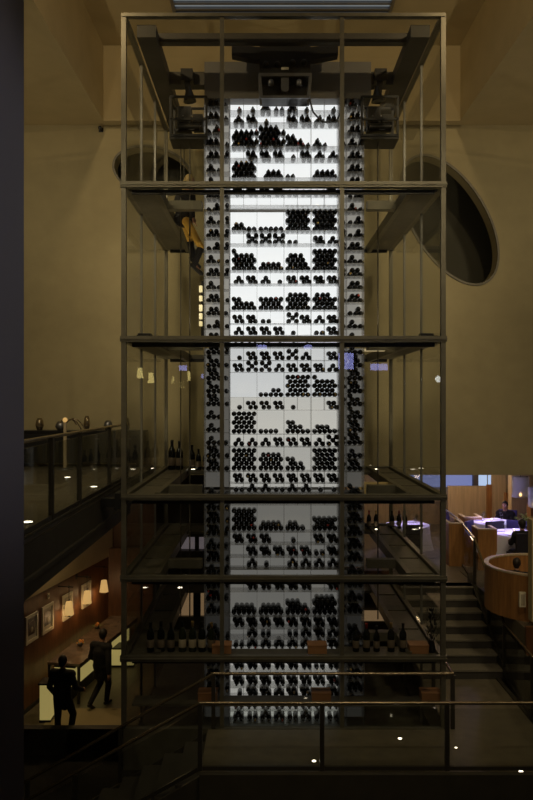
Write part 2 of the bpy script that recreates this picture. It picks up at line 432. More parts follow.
# ------------------------------------------------------------------ wine rack
RX, RF, RB = .287, 12.35, 12.69
sR = F/12.5
def zr_(py): return (400-py)/sR
rk = thing('wine_rack', 'tall backlit acrylic wine rack standing inside the glass tower', 'wine rack', (RX, 13.2, -5.35))
def R_(mb): mb.v = [(v[0]-RX, v[1]-13.2, v[2]+5.35) for v in mb.v]; return mb
HW, FL, SD = .885, 1.02, 1.30
R_(MB().box((RX-SD-.0, 12.42, 4.92), (RX+SD+.12, 14.0, 5.52))).build('header_box', M['header'], rk)
R_(MB().box((RX-FL+.01, RB+.04, -5.35), (RX+FL-.01, 13.9, 4.92))).build('core', M['header'], rk)
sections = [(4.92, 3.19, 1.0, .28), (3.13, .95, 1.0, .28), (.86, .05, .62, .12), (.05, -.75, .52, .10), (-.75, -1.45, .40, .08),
            (-1.50, -2.78, .135, .025), (-2.84, -4.08, .125, .02), (-4.12, -5.28, .34, .02)]  # emission steps down by section, painting the fade of the backlight
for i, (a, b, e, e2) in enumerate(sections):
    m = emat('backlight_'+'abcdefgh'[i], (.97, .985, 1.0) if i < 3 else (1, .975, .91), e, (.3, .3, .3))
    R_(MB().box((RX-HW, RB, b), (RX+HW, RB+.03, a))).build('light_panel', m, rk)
    m2 = emat('flank_glow_'+'abcdefgh'[i], (1, .95, .86), e2, (.25, .24, .22) if i < 2 else (.07, .06, .045))  # glow and darker lower base colour imitate light reaching the side bays
    for s in (-1, 1):
        xa, xb = sorted((RX+s*(HW+.01), RX+s*SD))
        R_(MB().box((xa, RB, b), (xb, RB+.03, a))).build('side_panel', m2, rk)
rows = [  # baseline bearing, kind, patterns
 (113, 's', '1 1 3 2 3 1 0 1'), (125, 's', '3 4 1 0 4 4 3 4'), (148.5, 't', '5545 55454 532 31'), (160.2, 's', '0 4 4 4 1 4 3 3'),
 (179.5, 't', '5454 43 2 54'), (195, 's', '4 4 4 4 2 2 2 4'), (206.8, 's', '0 0 0 0 0 0 0 0'),
 (231.7, 't', '52 5 54545 54545'), (244.9, 's', '0 5 5 5 2 0 4 3'), (271.2, 't', '54541 54 5443 54545'), (284.6, 's', '3 4 3 1 4 4 4 4'),
 (310.5, 't', '542 545 5454 5453'), (323.9, 's', '4 4 2 0 5 4 3 4'), (335.5, 's', '3 4 4 4 1 0 2 4'), (347, 's', '2 2 2 1 1 1 0 0'),
 (360.4, 's', '1 4 4 4 5 3 0 4'), (372.3, 's', '4 5 5 3 4 4 4 3'), (397.2, 't', '0 52 54545 54541'), (409.9, 's', '1 4 4 4 1 0 0 4'),
 (433.9, 't', '54545 4 532 53'), (446.5, 's', '3 3 3 4 4 4 3 5'), (470.7, 't', '54545 5454 432 54545'), (482.7, 's', '4 4 4 4 4 4 4 4'),
 (492.5, 's', '2 3 3 2 3 3 1 1'), (504, 's', '0 0 0 0 0 0 0 0'), (531, 't', '54545 54 42 545'), (543.4, 's', '4 4 4 0 1 0 4 4'),
 (556, 's', '0 4 4 4 4 4 2 4'), (567.5, 's', '0 3 1 0 3 3 3 3'), (590, 's', '0 4 4 4 4 4 0 4'), (614.6, 't', '54 54 543 5454'),
 (626.8, 's', '4 4 4 4 4 4 4 4'), (637, 's', '0 3 2 0 2 3 4 3'), (648, 's', '2 3 3 3 3 3 3 4'), (669, 's', '4 4 4 4 4 4 2 4'),
 (685, 's', '4 4 4 4 4 4 4 4'), (697, 's', '1 4 4 3 4 4 0 4'), (708, 's', '2 3 3 2 3 3 3 3'), (720, 's', '3 2 3 3 2 3 3 2')]
bd = .0395
def tiers(n):                           # small bins: bottles as (u, v) in units of a bottle
    return {0: [], 1: [(.9, 0)], 2: [(0.15, 0), (1.35, 0)], 3: [(.1, 0), (1.35, 0), (.72, .80)],
            4: [(.35, 0), (1.4, 0), (-.1, .88), (.95, .88)], 5: [(-.05, 0), (1.5, 0), (.72, .72), (-.05, 1.4), (1.5, 1.4)]}[n]
bprof = [(.001, 0), (.036, .0), (.0408, .006), (.0408, .185), (.030, .212), (.016, .236), (.0145, .245, 1), (.0145, .285, 1), (.017, .287, 1), (.017, .300, 1), (.012, .302, 1)]
def bottle_mesh(name, mats, n=14):
    m = MB(); m.lathe(bprof, n, 0, Matrix.Rotation(PI/2, 4, 'X')); return m.mesh(name, mats)   # neck to -Y
bm_plain = bottle_mesh('lying_bottle', [M['bottle'], M['foil']])
bm_red = bottle_mesh('lying_bottle_red', [M['bottle'], M['foilr']])
bm_gold = bottle_mesh('lying_bottle_gold', [M['bottle'], M['foilg']])
bm_green = bottle_mesh('lying_bottle_green', [M['bottle2'], M['foil']])
stuffb = MB()
NTH = ['first', 'second', 'third', 'fourth', 'fifth', 'sixth', 'seventh', 'eighth', 'ninth', 'tenth']
TIER = ['bottom', 'second', 'third', 'fourth', 'top', 'very top']
placed = []
def put(x, z, info=None, ya=0):
    placed.append((x, RB-.012+ya, z+bd+.004, info))
cw = 2*HW/4
shelves = MB
crow = 0
for ri, (py, kd, pat) in enumerate(rows):
    z = zr_(py); pat = pat.split()
    indiv = 7 <= ri <= 12
    if indiv: crow += 1
    R_(MB().box((RX-HW, RF+.02, z-.006), (RX+HW, RB, z))).build('shelf', M['acr'], rk)
    znext = zr_(rows[ri-1][0]) if ri else 4.9
    if kd == 't':
        for c_, p in enumerate(pat):
            xa = RX-HW+c_*cw+.022
            pitch = (cw-.03)/5
            right = p in ('54', '52', '43') and c_ == 1
            for t, n in enumerate(p):
                n = int(n)
                for k in range(n):
                    off = (5-n) if right else (0 if n == 5 else (0 if c_ % 2 == 0 else 0))
                    x = xa+pitch*(k+.5+off+(.5 if (t % 2 and not right) else 0) - (.5 if (t % 2 and right) else 0))
                    if n < 4 and not right: x += pitch*random.choice((0, 0, .1))
                    put(x, z+t*pitch*.87+random.uniform(-.002, .002), (crow, 'wide', c_, t, k, n, 0) if indiv else None)
    else:
        for c_, p in enumerate(pat):
            xa = RX-HW+c_*cw/2+.045
            for k, (u, v) in enumerate(tiers(int(p))):
                put(xa+bd+u*2*bd+random.uniform(-.004, .004), z+v*2*bd, (crow, 'small', c_, k, k, 0, int(p)) if indiv else None)
        for c_ in range(4):
            x = RX-HW+(c_+.5)*cw
            R_(MB().box((x-.003, RF+.03, z), (x+.003, RB, min(znext, z+.24)-.006))).build('small_divider', M['acr'], rk)
for a, b, e, e2 in [(4.9, 3.2, 0, 0), (3.12, .95, 0, 0), (.85, -1.45, 0, 0), (-1.5, -2.78, 0, 0), (-2.84, -4.08, 0, 0), (-4.12, -5.28, 0, 0)]:
    for c_ in range(5):
        x = RX-HW+c_*cw
        R_(MB().box((x-.004, RF+.02, b), (x+.004, RB, a))).build('divider', M['acr'], rk)
for a, b in ((286, 292), (296, 301), (305, 311), (313.5, 319), (321.5, 326)):
    R_(MB().box(((199.3-266.5)*12.75/F, 12.7, (400-b)*12.75/F), ((202.3-266.5)*12.75/F, 12.8, (400-a)*12.75/F))).build('yellow_slot', M['slot_glow'], rk)  # small glowing yellow slabs beside the rack
R_(MB().box((-1.10, 12.78, .9), (-1.03, 12.84, 2.0))).build('slot_rail', M['dark'], rk)
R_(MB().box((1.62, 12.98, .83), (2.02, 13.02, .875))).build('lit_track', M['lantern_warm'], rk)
R_(MB().box((1.57, 12.95, -1.62), (2.1, 13.0, -1.40)).box((1.3, 13.0, -1.62), (1.7, 13.04, -1.55))).build('brass_plate', M['brass'], rk)
# narrow side bays
nz = 0; z = zr_(109); zs = []
while z > -5.2: zs.append(z); z -= .2125
for q, z in enumerate(zs):
    if min(abs(z-l) for l in LV) < .05: continue
    for s in (-1, 1):
        xa, xb = sorted((RX+s*(HW+.01), RX+s*SD))
        R_(MB().box((xa, RF+.02, z-.006), (xb, RB, z))).build('side_shelf', M['acr'], rk)
        xo = RX-SD+.02 if s < 0 else RX+FL+.02
        dense = [(0, 0), (1.1, 0), (2.2, 0), (.55, .9), (1.65, .9), (.1, 1.7), (1.2, 1.7)]
        for u, v in random.choice((dense, dense, dense[:6], dense[:4])) if z < .9 else random.choice(([(0, 0), (1.1, 0), (2.2, 0), (.55, .9), (1.65, .9)], [(0, 0), (1.1, 0), (2.2, 0), (.5, .9)], [(0, 0), (1.1, 0), (2.2, 0), (.55, .9), (1.65, .9)], [(.1, 0), (1.3, 0), (2.3, 0), (1.8, .9)])):
            put(xo+bd+u*2*bd, z+v*2*bd)
        xo = RX-FL+.02 if s < 0 else RX+HW+.02
        if random.random() < .85: put(xo+bd+random.uniform(0, .04), z)
        if random.random() < .3: put(xo+bd+.03, z+2*bd*.9)
for s in (-1, 1):
    for x in (FL, SD):
        R_(MB().box((RX+s*x-.005, RF+.02, -5.28), (RX+s*x+.005, RB, 4.92))).build('side_divider', M['acr'], rk)
    R_(MB().box((RX+s*(HW+.006)-.006, RF, -5.28), (RX+s*(HW+.006)+.006, RF+.05, 4.92))).build('upright', M['alloy'], rk)
R_(MB().box((RX-FL, RF-.02, -5.34), (RX+FL, RB, -5.29))).build('base_ledge', M['frost'], rk)
ROWN = ['', 'first', 'second', 'third', 'fourth', 'fifth', 'sixth']
nind = 0
for x, y, z, info in placed:
    if info and nind < 272:
        row, kd, c_, t, k, n, pn = info
        me = bm_plain
        rr = random.random()
        if rr < .02: me = bm_red
        elif rr < .05: me = bm_gold
        elif rr < .2: me = bm_green
        o = bpy.data.objects.new('wine_bottle', me); COL.objects.link(o)
        o.location = (x, y, z); o.rotation_euler = (0, random.uniform(0, 6), 0); nind += 1
        bn = {'wide': 'wide bin', 'small': 'small bin'}[kd]
        cn = (NTH[c_]+' '+bn)
        if kd == 'wide': lb = f'dark wine bottle, {NTH[k]} in {TIER[t]} tier, {cn}, {ROWN[row]} shelf below upper beam'
        else:
            w_ = {1: ['lone'], 2: ['left', 'right'], 3: ['lower left', 'lower right', 'top'], 4: ['lower left', 'lower right', 'upper left', 'upper right'],
                  5: ['lower left', 'lower right', 'centre', 'upper left', 'upper right']}[pn][k]
            lb = f'dark wine bottle, {w_} one in {cn}, {ROWN[row]} shelf below upper beam'
        tag(o, lb, 'wine bottle', f'bottles lying in the {cn} of the {ROWN[row]} shelf below the upper beam')
    else:
        Mx = Matrix.Translation((x, y, z)) @ Matrix.Rotation(PI/2, 4, 'X')
        rr = random.random(); fm = 2 if rr < .025 else 3 if rr < .05 else 1
        stuffb.lathe([(p[0], p[1], 0 if len(p) < 3 else fm) for p in bprof], 10, 0, Mx)
o = stuffb.build('wine_bottles', [M['bottle'], M['foil'], M['foilr'], M['foilg']])
tag(o, 'many more dark wine bottles filling the other shelves of the backlit rack', 'wine bottles', kind='stuff')

# ------------------------------------------------------------------ hoists
def hoist(loc, label, w, d, h, mast, mirror=1):
    t = thing('hoist', label, 'hoist', loc, 0, 'winch boxes at the top of the tower')
    f = MB(); q = .035
    for x in (-w/2, w/2):
        for y in (-d/2, d/2): f.box((x-q/2, y-q/2, 0), (x+q/2, y+q/2, h))
        for z in (0, h): f.box((x-q/2, -d/2, z-q/2), (x+q/2, d/2, z+q/2))
    for y in (-d/2, d/2):
        for z in (0, h, h*.42): f.box((-w/2, y-q/2, z-q/2), (w/2, y+q/2, z+q/2))
    f.build('frame', M['black'], t)
    MB().box((-w*.32, -d*.3, .12), (w*.05, d*.2, h*.82)).box((w*.1, -d*.35, .16), (w*.38, d*.2, h*.6)).build('motor', M['dark'], t)
    m = MB().tube((-w*.28, -d*.36, h*.25), (w*.3, -d*.36, h*.25), .06, .06, 12); m.build('drum', M['dark'], t)
    m = MB()
    for x in (-.05, .02):
        for z in (.42, .5): m.box((x*2-.012, -d*.31, h*z*1.1), (x*2+.012, -d*.30, h*z*1.1+.02))
    m.build('control_lights', M['alloy'], t)
    MB().path([Vector((-w*.2+w*.55*i/8, -d*.42, h*.28-.07*math.sin(PI*i/8))) for i in range(9)], .008).build('hose', M['alloy'], t)
    MB().box((-w/2-.02, -d/2, -.06), (w/2+.02, d/2, -.02)).build('base_plate', M['dark'], t)
    m = MB().bar((0, 0, h), (mirror*-.06, .1, mast-.15), .10, .06).box((-.1-.06*mirror, .02, mast-.2), (.1-.06*mirror, .2, mast-.0))
    m.build('mast', M['dark'], t)
    MB().tube((0, -.05, h), (-.02, -.05, h+.25), .11, .03, 10).build('cover', M['black'], t)
    return t
zc = 4.28
hoist((-1.26, 12.55, zc), 'black framed winch box hanging at left of the rack top', .58, .5, .62, 1.2, 1)
hoist((1.83, 12.55, zc), 'black framed winch box hanging at right of the rack top', .58, .5, .62, 1.2, -1)
t = thing('hoist', 'large black winch carriage hanging at top centre of the tower', 'hoist', (.29, 12.12, 4.75))
MB().box((-.40, -.16, .32), (.40, .18, .86)).build('housing', M['black'], t)
f = MB()
for x in (-.40, .40): f.bar((x, -.18, .34), (x*.93, -.18, 0), .05); f.bar((x, .15, .34), (x*.93, .15, 0), .05)
f.box((-.42, -.21, .32), (.42, -.16, .37)); f.box((-.385, -.2, -.02), (.385, -.16, .02)); f.build('frame', M['alloy'], t)
MB().box((-.36, -.15, -.01), (.36, .17, .02)).box((-.36, .12, 0), (.36, .16, .34)).build('tray', M['black'], t)
m = MB(); n = 14
for i in range(n):
    u0, u1 = -1+2*i/n, -1+2*(i+1)/n; um = (u0+u1)/2
    d0, d1 = 1-u0*u0, 1-u1*u1
    m.add([(.84*u, y, z) for u, d in ((u0, d0), (u1, d1)) for y in (-.12, .04) for z in (.69-.10*d, .87-.07*d)],
          [(0, 1, 5, 4), (2, 6, 7, 3), (0, 4, 6, 2), (1, 3, 7, 5), (0, 2, 3, 1), (4, 5, 7, 6)])
m.build('curved_bracket', M['black'], t)
m = MB()
for x in (-.22, .22): m.lathe([(.02, 0), (.045, .02), (.045, .09), (.02, .11)], 10, 0, Matrix.Translation((x, -.2, .16)))
m.build('bolts', M['alloy'], t)
MB().box((-.06, -.2, .1), (.06, -.1, .3)).tube((0, -.22, .12), (0, -.12, .12), .05, .05, 12).build('pulley', M['alloy'], t)
m = MB()
for x in (-.30, -.12, .12, .30): m.ball((x, -.17, .52+.03*(x > 0)), .05)
m.build('knobs', M['dark'], t)
MB().box((-.06, -.19, .43), (.06, -.17, .47)).build('badge', M['matb'], t)
MB().path([W(308, 92, 12.1)-Vector((.29, 12.12, 4.75)), W(313, 112, 12.15)-Vector((.29, 12.12, 4.75)), W(322, 122, 12.15)-Vector((.29, 12.12, 4.75)), W(336, 122, 12.15)-Vector((.29, 12.12, 4.75)), W(345, 104, 12.1)-Vector((.29, 12.12, 4.75))], .014).build('cable_loop', M['black'], t)
m = MB()
tag(MB().tube((-1.26, 12.5, 4.22), (-1.26, 12.5, -3.6), .011, n=6).build('hoist_cable', M['cable']), 'thin steel cable hanging from left winch box', 'cable', 'hoist cables')
tag(MB().tube((-1.42, 12.6, 4.22), (-1.42, 12.6, -3.6), .009, n=6).build('hoist_cable', M['cable']), 'thinner steel guide cable just left of the performer', 'cable', 'hoist cables')
tag(MB().tube((1.83, 12.5, 4.22), (1.83, 12.5, -3.6), .011, n=6).build('hoist_cable', M['cable']), 'thin steel cable hanging from right winch box', 'cable', 'hoist cables')

# ------------------------------------------------------------------ people
def remesh(o, v):
    r = o.modifiers.new('r', 'REMESH'); r.mode = 'VOXEL'; r.voxel_size = v; r.use_smooth_shade = True
    s = o.modifiers.new('s', 'SMOOTH'); s.factor = .5; s.iterations = 2
def caps(m, p, q, r0, r1, n=12):
    m.tube(p, q, r0, r1, n); m.ball(p, r0, n, 8); m.ball(q, r1, n, 8)
def V(*a): return Vector(a)
def person(name, label, loc, rz, J, jacket, trousers, hair, vox=.009, group=None, long_hair=False, shoes=True, slim=1.0, tail=.12):
    """J: joints in metres, figure facing +Y, left = -X"""
    t = thing(name, label, 'person', loc, rz, group)
    b = MB(); hd = J['head']; nk = J['neck']; pe = J['pelvis']; ch = J['chest']
    hd_dir = J.get('look', V(0, 1, 0)).normalized()
    b.ball(hd+V(0, 0, .02), (.080, .096, .110)); b.ball(hd+hd_dir*.02-V(0, 0, .06), (.052, .06, .055))
    nose = hd+hd_dir*.098-V(0, 0, .005); caps(b, nose+V(0, 0, .03)-hd_dir*.012, nose-V(0, 0, .012), .010, .015, 8)
    sd = hd_dir.cross(V(0, 0, 1)).normalized()
    for s in (-1, 1): b.ball(hd+sd*s*.078, (.014, .022, .032))
    b.ball(hd+hd_dir*.085-V(0, 0, .05), (.026, .014, .010))
    caps(b, nk-V(0, 0, .03), hd-V(0, 0, .06), .058, .052)
    def torso(m, g):
        if g > .01 and tail: g += .022
        caps(m, pe, ch, .135+g, .145+g); sh = (J['sl']+J['sr'])/2
        m.ball(ch, (.17+g, .12+g, .19+g)); m.ball(pe, (.165+g, .125+g, .13+g))
        caps(m, J['sl'], J['sr'], .066+g, .066+g); caps(m, nk-V(0, 0, .05), ch, .07+g, .12+g)
    torso(b, -.005)
    for s in 'lr':
        caps(b, J['s'+s], J['e'+s], .050, .040); caps(b, J['e'+s], J['w'+s], .040, .026)
        h = J.get('h'+s) or (J['w'+s]-J['e'+s]).normalized()
        wp = J['w'+s]; sgn = -1 if s == 'l' else 1
        side = h.cross(V(0, 1, 0)); side = side.normalized() if side.length > .2 else V(1, 0, 0)
        fwd = side.cross(h).normalized()
        pc = wp+h*.05; b.tube(wp, wp+h*.09, .026, .036, 10); b.ball(pc, (.028, .036, .042))
        for k, ln in enumerate((.072, .082, .076, .06)):
            r0 = wp+h*.085+fwd*(.03-.019*k); mid = r0+h*ln*.5; tip = mid+(h*.75+side*sgn*-.5).normalized()*ln*.5
            caps(b, r0, mid, .0098, .0092, 8); caps(b, mid, tip, .0092, .008, 8)
        th = wp+h*.03+fwd*.03; caps(b, th, th+(h+fwd*.8).normalized()*.04, .012, .011, 8); caps(b, th+(h+fwd*.8).normalized()*.04, th+(h*1.4+fwd*.5).normalized()*.075, .011, .009, 8)
        caps(b, J['p'+s], J['k'+s], .082*slim, .055*slim); caps(b, J['k'+s], J['a'+s], .054*slim, .036)
        fd = J.get('f'+s, V(0, 1, 0)).normalized()
        caps(b, J['a'+s]-V(0, 0, .0), J['a'+s]+fd*.13-V(0, 0, .045), .036, .028)
    o = b.build('body', M['skin'], t); remesh(o, vox)
    hm = MB(); hm.ball(hd+V(0, 0, .035)-hd_dir*.012, (.093, .106, .115))
    if long_hair: caps(hm, hd-hd_dir*.07, hd-hd_dir*.10-V(0, 0, .2), .06, .03)
    else: hm.ball(hd-hd_dir*.045-V(0, 0, .035), (.07, .055, .06))
    # keep the hair off the face
    hm.v = [tuple(Vector(v)-hd_dir*max(0, (Vector(v)-hd).dot(hd_dir)-.045)*(1 if (Vector(v)-hd).z < .06 else 0)) for v in hm.v]
    o = hm.build('hair', M[hair], t); remesh(o, .010)
    for s in (-1, 1): MB().ball(hd+hd_dir*.088+sd*s*.032+V(0, 0, .015), (.011, .008, .008), 8, 6).build('eye', M['shirtw'], t)
    jm = MB(); torso(jm, .012)
    for s in 'lr': caps(jm, J['s'+s], J['e'+s], .076 if tail else .062, .062 if tail else .05); caps(jm, J['e'+s], J['w'+s], .062 if tail else .05, .046 if tail else .036)
    if tail:
        for s in 'lr': caps(jm, pe+V(0, 0, .1), J['p'+s]*.5+pe*.5-V(0, 0, tail), .15, .125)
    o = jm.build('jacket', M[jacket], t); remesh(o, .012)
    tm = MB(); tm.ball(pe, (.17*slim, .132, .13))
    for s in 'lr': caps(tm, J['p'+s], J['k'+s], .098*slim, .072*slim); caps(tm, J['k'+s], J['a'+s]+V(0, 0, .02), .072*slim, .056*slim)
    o = tm.build('trousers', M[trousers], t); remesh(o, .012)
    if shoes:
        for s in 'lr':
            fd = J.get('f'+s, V(0, 1, 0)).normalized(); a = J['a'+s]
            sm = MB(); caps(sm, a+V(0, 0, -.035)-fd*.05, a+fd*.15-V(0, 0, .05), .042, .036); caps(sm, a, a-V(0, 0, .03), .045, .046)
            o = sm.build('shoe', M['shoe'], t); remesh(o, .009)
    return t
stand = dict(head=V(.0, .02, 1.64), neck=V(0, 0, 1.47), chest=V(0, .0, 1.25), pelvis=V(0, 0, .95), sl=V(-.19, 0, 1.40), sr=V(.19, 0, 1.40),
             el=V(-.27, -.02, 1.12), er=V(.27, -.02, 1.12), wl=V(-.27, .08, .88), wr=V(.27, .08, .88),
             pl=V(-.1, 0, .90), pr=V(.1, 0, .90), kl=V(-.11, .02, .50), kr=V(.11, .02, .50), al=V(-.12, -.02, .09), ar=V(.12, -.02, .09))
J1 = dict(stand); J1.update(er=V(.29, .0, 1.13), wr=V(.33, .2, 1.02), el=V(-.27, -.03, 1.12), wl=V(-.24, .12, .92), kr=V(.17, .13, .52), ar=V(.19, -.05, .11), al=V(-.12, .02, .09), head=V(-.01, .04, 1.64))
p1 = W(62.5, 733, 16.95)
person('person', 'man in dark suit seen from behind, nearer and left by the bar table', (p1.x, 16.95, ZG+.02), math.radians(-12), J1, 'suit', 'suit', 'hair', tail=.16).scale = (1.1, 1.1, 1.06)
J2 = dict(stand); J2.update(er=V(.29, -.12, 1.13), wr=V(.34, -.18, .88), wl=V(-.25, .22, .95), kl=V(-.1, .12, .50), al=V(-.08, -.28, .13), kr=V(.10, .14, .51), ar=V(.06, .12, .09), head=V(.02, .06, 1.66), fl=V(0, .8, -.5))
p2 = W(101, 700, 18.85)
p2o = person('person', 'man in a long dark jacket seen from behind, striding right beside the table flowers', (p2.x, 18.85, ZG+.02), math.radians(-25), J2, 'suit', 'suit', 'hair', tail=.2)
p2o.scale = (1.12, 1.12, 1.06)
# the performer hanging from the hoist in the left bay
A0 = W(187, 226, 12.75)
def Q(px, py, dy=0): return W(px, py, 12.75+dy)-A0
JA = dict(head=Q(190, 183), neck=Q(187, 192), chest=Q(184.5, 202), pelvis=Q(184, 219), sl=Q(184, 195, -.16), sr=Q(184, 195, .16),
          el=Q(192, 204, -.20), er=Q(193, 199, .24), wl=Q(193, 217, -.14), wr=Q(192, 186, .1), hl=V(.3, 0, -1), hr=V(0, 0, 1),
          pl=Q(186, 221, -.09), pr=Q(185, 222, .09), kl=Q(201, 247, -.12), kr=Q(190, 240, .1), al=Q(194.5, 265, -.10), ar=Q(193, 258, .25),
          fl=V(.75, 0, -.62), fr=V(.7, 0, -.7), look=V(1, .1, 0))
pa = person('person', 'performer in black top and gold leggings hanging on a cable inside the tower', A0, 0, JA, 'suit', 'legy', 'blond', .009, None, True, slim=.78, tail=0)
bt = MB()
caps(bt, JA['kl']*.9+JA['al']*.1, JA['al'], .060, .050); caps(bt, JA['kr']*.9+JA['ar']*.1, JA['ar'], .060, .050)
o = bt.build('boots', M['suit'], pa); remesh(o, .011)
hz = MB(); hz.ball(JA['pelvis']+V(0, 0, .03), (.185, .15, .05)); o = hz.build('harness', M['black'], pa)
tag(MB().tube(A0+V(-.05, .0, .35), (A0.x-.05, 12.75, 4.3), .007, n=6).build('hoist_cable', M['cable']), 'cable from which the performer in the left bay hangs', 'cable', 'hoist cables')

# ------------------------------------------------------------------ standing bottles
def standing_bottle(h, label, loc, grp, foil='foil', paper='paper', g='bottle'):
    t = thing('wine_bottle', label, 'wine bottle', loc, random.uniform(-.3, .3), grp)
    k = h/.30
    MB().lathe([(.001, 0), (.034*k, 0), (.0375*k, .006*k), (.0375*k, .180*k), (.031*k, .205*k), (.018*k, .228*k), (.0145*k, .245*k)], 20).build('bottle_glass', M[g], t)
    MB().lathe([(.0148*k, .238*k), (.0152*k, .285*k), (.0165*k, .287*k), (.0165*k, .30*k), (.010*k, .302*k)], 16).build('capsule', M[foil], t)
    MB().lathe([(.0378*k, .045*k), (.0382*k, .046*k), (.0382*k, .125*k), (.0378*k, .126*k)], 20).build('paper_label', M[paper], t)
    return t
zf = LV[5]+.006
for i, (px, h, pp, g) in enumerate([(150.5, .44, 'paperd', 'bottle'), (161, .45, 'paperd', 'bottle'), (171, .43, 'paperd', 'bottle'), (182.5, .45, 'paper', 'bottle2'), (192.5, .45, 'paper', 'bottle2'), (202, .45, 'paper', 'bottle'), (211.5, .43, 'paperd', 'bottle2')]):
    y = 11.38; x = (px-266.5)*y/F
    standing_bottle(h, f'{ORD[i]} of seven large bottles on the lower left ledge' if i else 'leftmost of seven large bottles standing on the lower left ledge', (x, y, zf), 'large bottles on the lower left ledge', ['foil', 'foil', 'foil', 'foil', 'foilg', 'foil', 'foilg'][i], pp, g)
for i, (px, h) in enumerate([(356, .40), (366.5, .42), (376.5, .38), (391, .43), (403, .42)]):
    y = 11.38; x = (px-266.5)*y/F
    standing_bottle(h, f'{ORD[i]} from left of five dark bottles on the lower right ledge' if i else 'leftmost of five dark bottles on the lower right ledge', (x, y, zf), 'dark bottles on the lower right ledge', ['foil', 'foilr', 'foil', 'foilg', 'foil'][i], 'paperd')
zf = LV[3]+.006
for i, (px, h) in enumerate([(172, .60), (179.5, .58), (192, .50), (198.5, .42), (205, .40)]):
    y = 15.35; x = (px-266.5)*y/F
    standing_bottle(h, f'{ORD[i]} from left of five bottles on the rear deck at rail height', (x, y, zf), 'bottles on the rear deck at rail height', paper='paperd')
zf = LV[4]+.006
for i, px in enumerate([362, 369, 376, 392, 399, 405]):
    y = 15.35; x = (px-266.5)*y/F
    standing_bottle(.36, f'{ORD[i]} from left of six bottles on the right rear deck', (x, y, zf), 'bottles on the right rear deck', ['foil', 'foilr', 'foilg', 'foil', 'foilr', 'foil'][i], 'paperd')
# crate and dark dried arrangement on the lower right ledge
def crate(px, z, label):
    y = 11.36; x = (px-266.5)*y/F
    if crates: return dup(crates[0], (x, y, z+.006), 0, label)
    t = thing('crate', label, 'crate', (x, y, z+.006), 0, 'copper coloured crates on the lower ledges')
    m = MB().box((-.14, -.11, 0), (.14, .11, .012))
    for s in (-1, 1):
        m.box((-.14, s*.105-.006, .012), (.14, s*.105+.006, .125)); m.box((s*.134-.006, -.1, .012), (s*.134+.006, .1, .125))
    bx_ = m.build('box', M['orange'], t); MB().box((-.145, -.118, .115), (.145, .118, .13)).build('rim', M['orange'], bx_)
    crates.append(t); return t
crates = []
crate(418, LV[5], 'copper crate beneath the dark plant, upper ledge')
crate(222, LV[5], 'copper crate on the upper ledge just right of the seven bottles')
crate(317, LV[5], 'copper crate on the upper ledge before the rack bottom')
crate(208, -4.47, 'copper crate on the bottom ledge left of the rack')
crate(321, -4.47, 'copper crate on the bottom ledge in front of the rack')
crate(430, -4.47, 'copper crate on the bottom ledge at the right tower corner')
x = (425-266.5)*11.5/F
t = thing('plant', 'dark leafy arrangement in a black vase at tower right', 'plant', (x+.07, 11.38, LV[5]+.006))
MB().lathe([(.001, 0), (.05, 0), (.06, .06), (.04, .16), (.045, .18), (.035, .17)], 16).build('vase', M['black'], t)
m = MB()
for i in range(90):
    a = random.uniform(0, 2*PI); zz = random.uniform(.16, .62); rr = random.uniform(.01, .11)*(1-abs(zz-.38)*1.6)
    p = V(rr*math.cos(a), rr*math.sin(a), zz); d = V(math.cos(a)*.5, math.sin(a)*.5, 1).normalized()*.07; sdv = V(-math.sin(a), math.cos(a), 0)*.014
    m.add([p, p+d*.5+sdv, p+d, p+d*.5-sdv], [(0, 1, 2, 3)])
m.build('leaves', M['black'], t)
MB().path([V(0, 0, .1), V(.01, 0, .3), V(-.01, .01, .5)], .006).build('stems', M['black'], t)

# ------------------------------------------------------------------ glowing discs standing in for downlight reflections on floors and decks
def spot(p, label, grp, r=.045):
    t = thing('glint', label, 'light', p, 0, grp)
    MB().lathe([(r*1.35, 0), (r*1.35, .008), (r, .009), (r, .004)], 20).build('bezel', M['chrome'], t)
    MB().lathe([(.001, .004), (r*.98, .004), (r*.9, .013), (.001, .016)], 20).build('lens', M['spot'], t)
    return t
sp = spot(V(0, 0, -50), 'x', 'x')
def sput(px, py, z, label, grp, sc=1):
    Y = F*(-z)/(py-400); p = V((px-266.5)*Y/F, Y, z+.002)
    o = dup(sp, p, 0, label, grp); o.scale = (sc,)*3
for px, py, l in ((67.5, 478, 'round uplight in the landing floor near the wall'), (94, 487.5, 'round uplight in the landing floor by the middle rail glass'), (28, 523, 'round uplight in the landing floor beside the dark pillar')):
    sput(px, py, ZL, l, 'glints in the landing floor', 1.2)
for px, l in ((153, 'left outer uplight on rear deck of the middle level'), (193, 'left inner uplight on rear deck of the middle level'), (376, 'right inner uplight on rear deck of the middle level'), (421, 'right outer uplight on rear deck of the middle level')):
    z = LV[3]+.014; Y = 15.3 if 170 < px < 400 else 15.5; p = V((px-266.5)*Y/F, Y, z if 170 < px < 400 else LV[3]+.016); o = dup(sp, p, 0, l, 'glints on the middle level deck')
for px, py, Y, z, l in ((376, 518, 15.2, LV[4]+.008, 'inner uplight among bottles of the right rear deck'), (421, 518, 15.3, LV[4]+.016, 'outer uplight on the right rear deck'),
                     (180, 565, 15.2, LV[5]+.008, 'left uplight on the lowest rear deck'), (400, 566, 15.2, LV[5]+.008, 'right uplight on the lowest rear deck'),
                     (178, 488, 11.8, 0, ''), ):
    if z: dup(sp, V((px-266.5)*Y/F, Y, z), 0, l, 'glints on the lower rear decks')
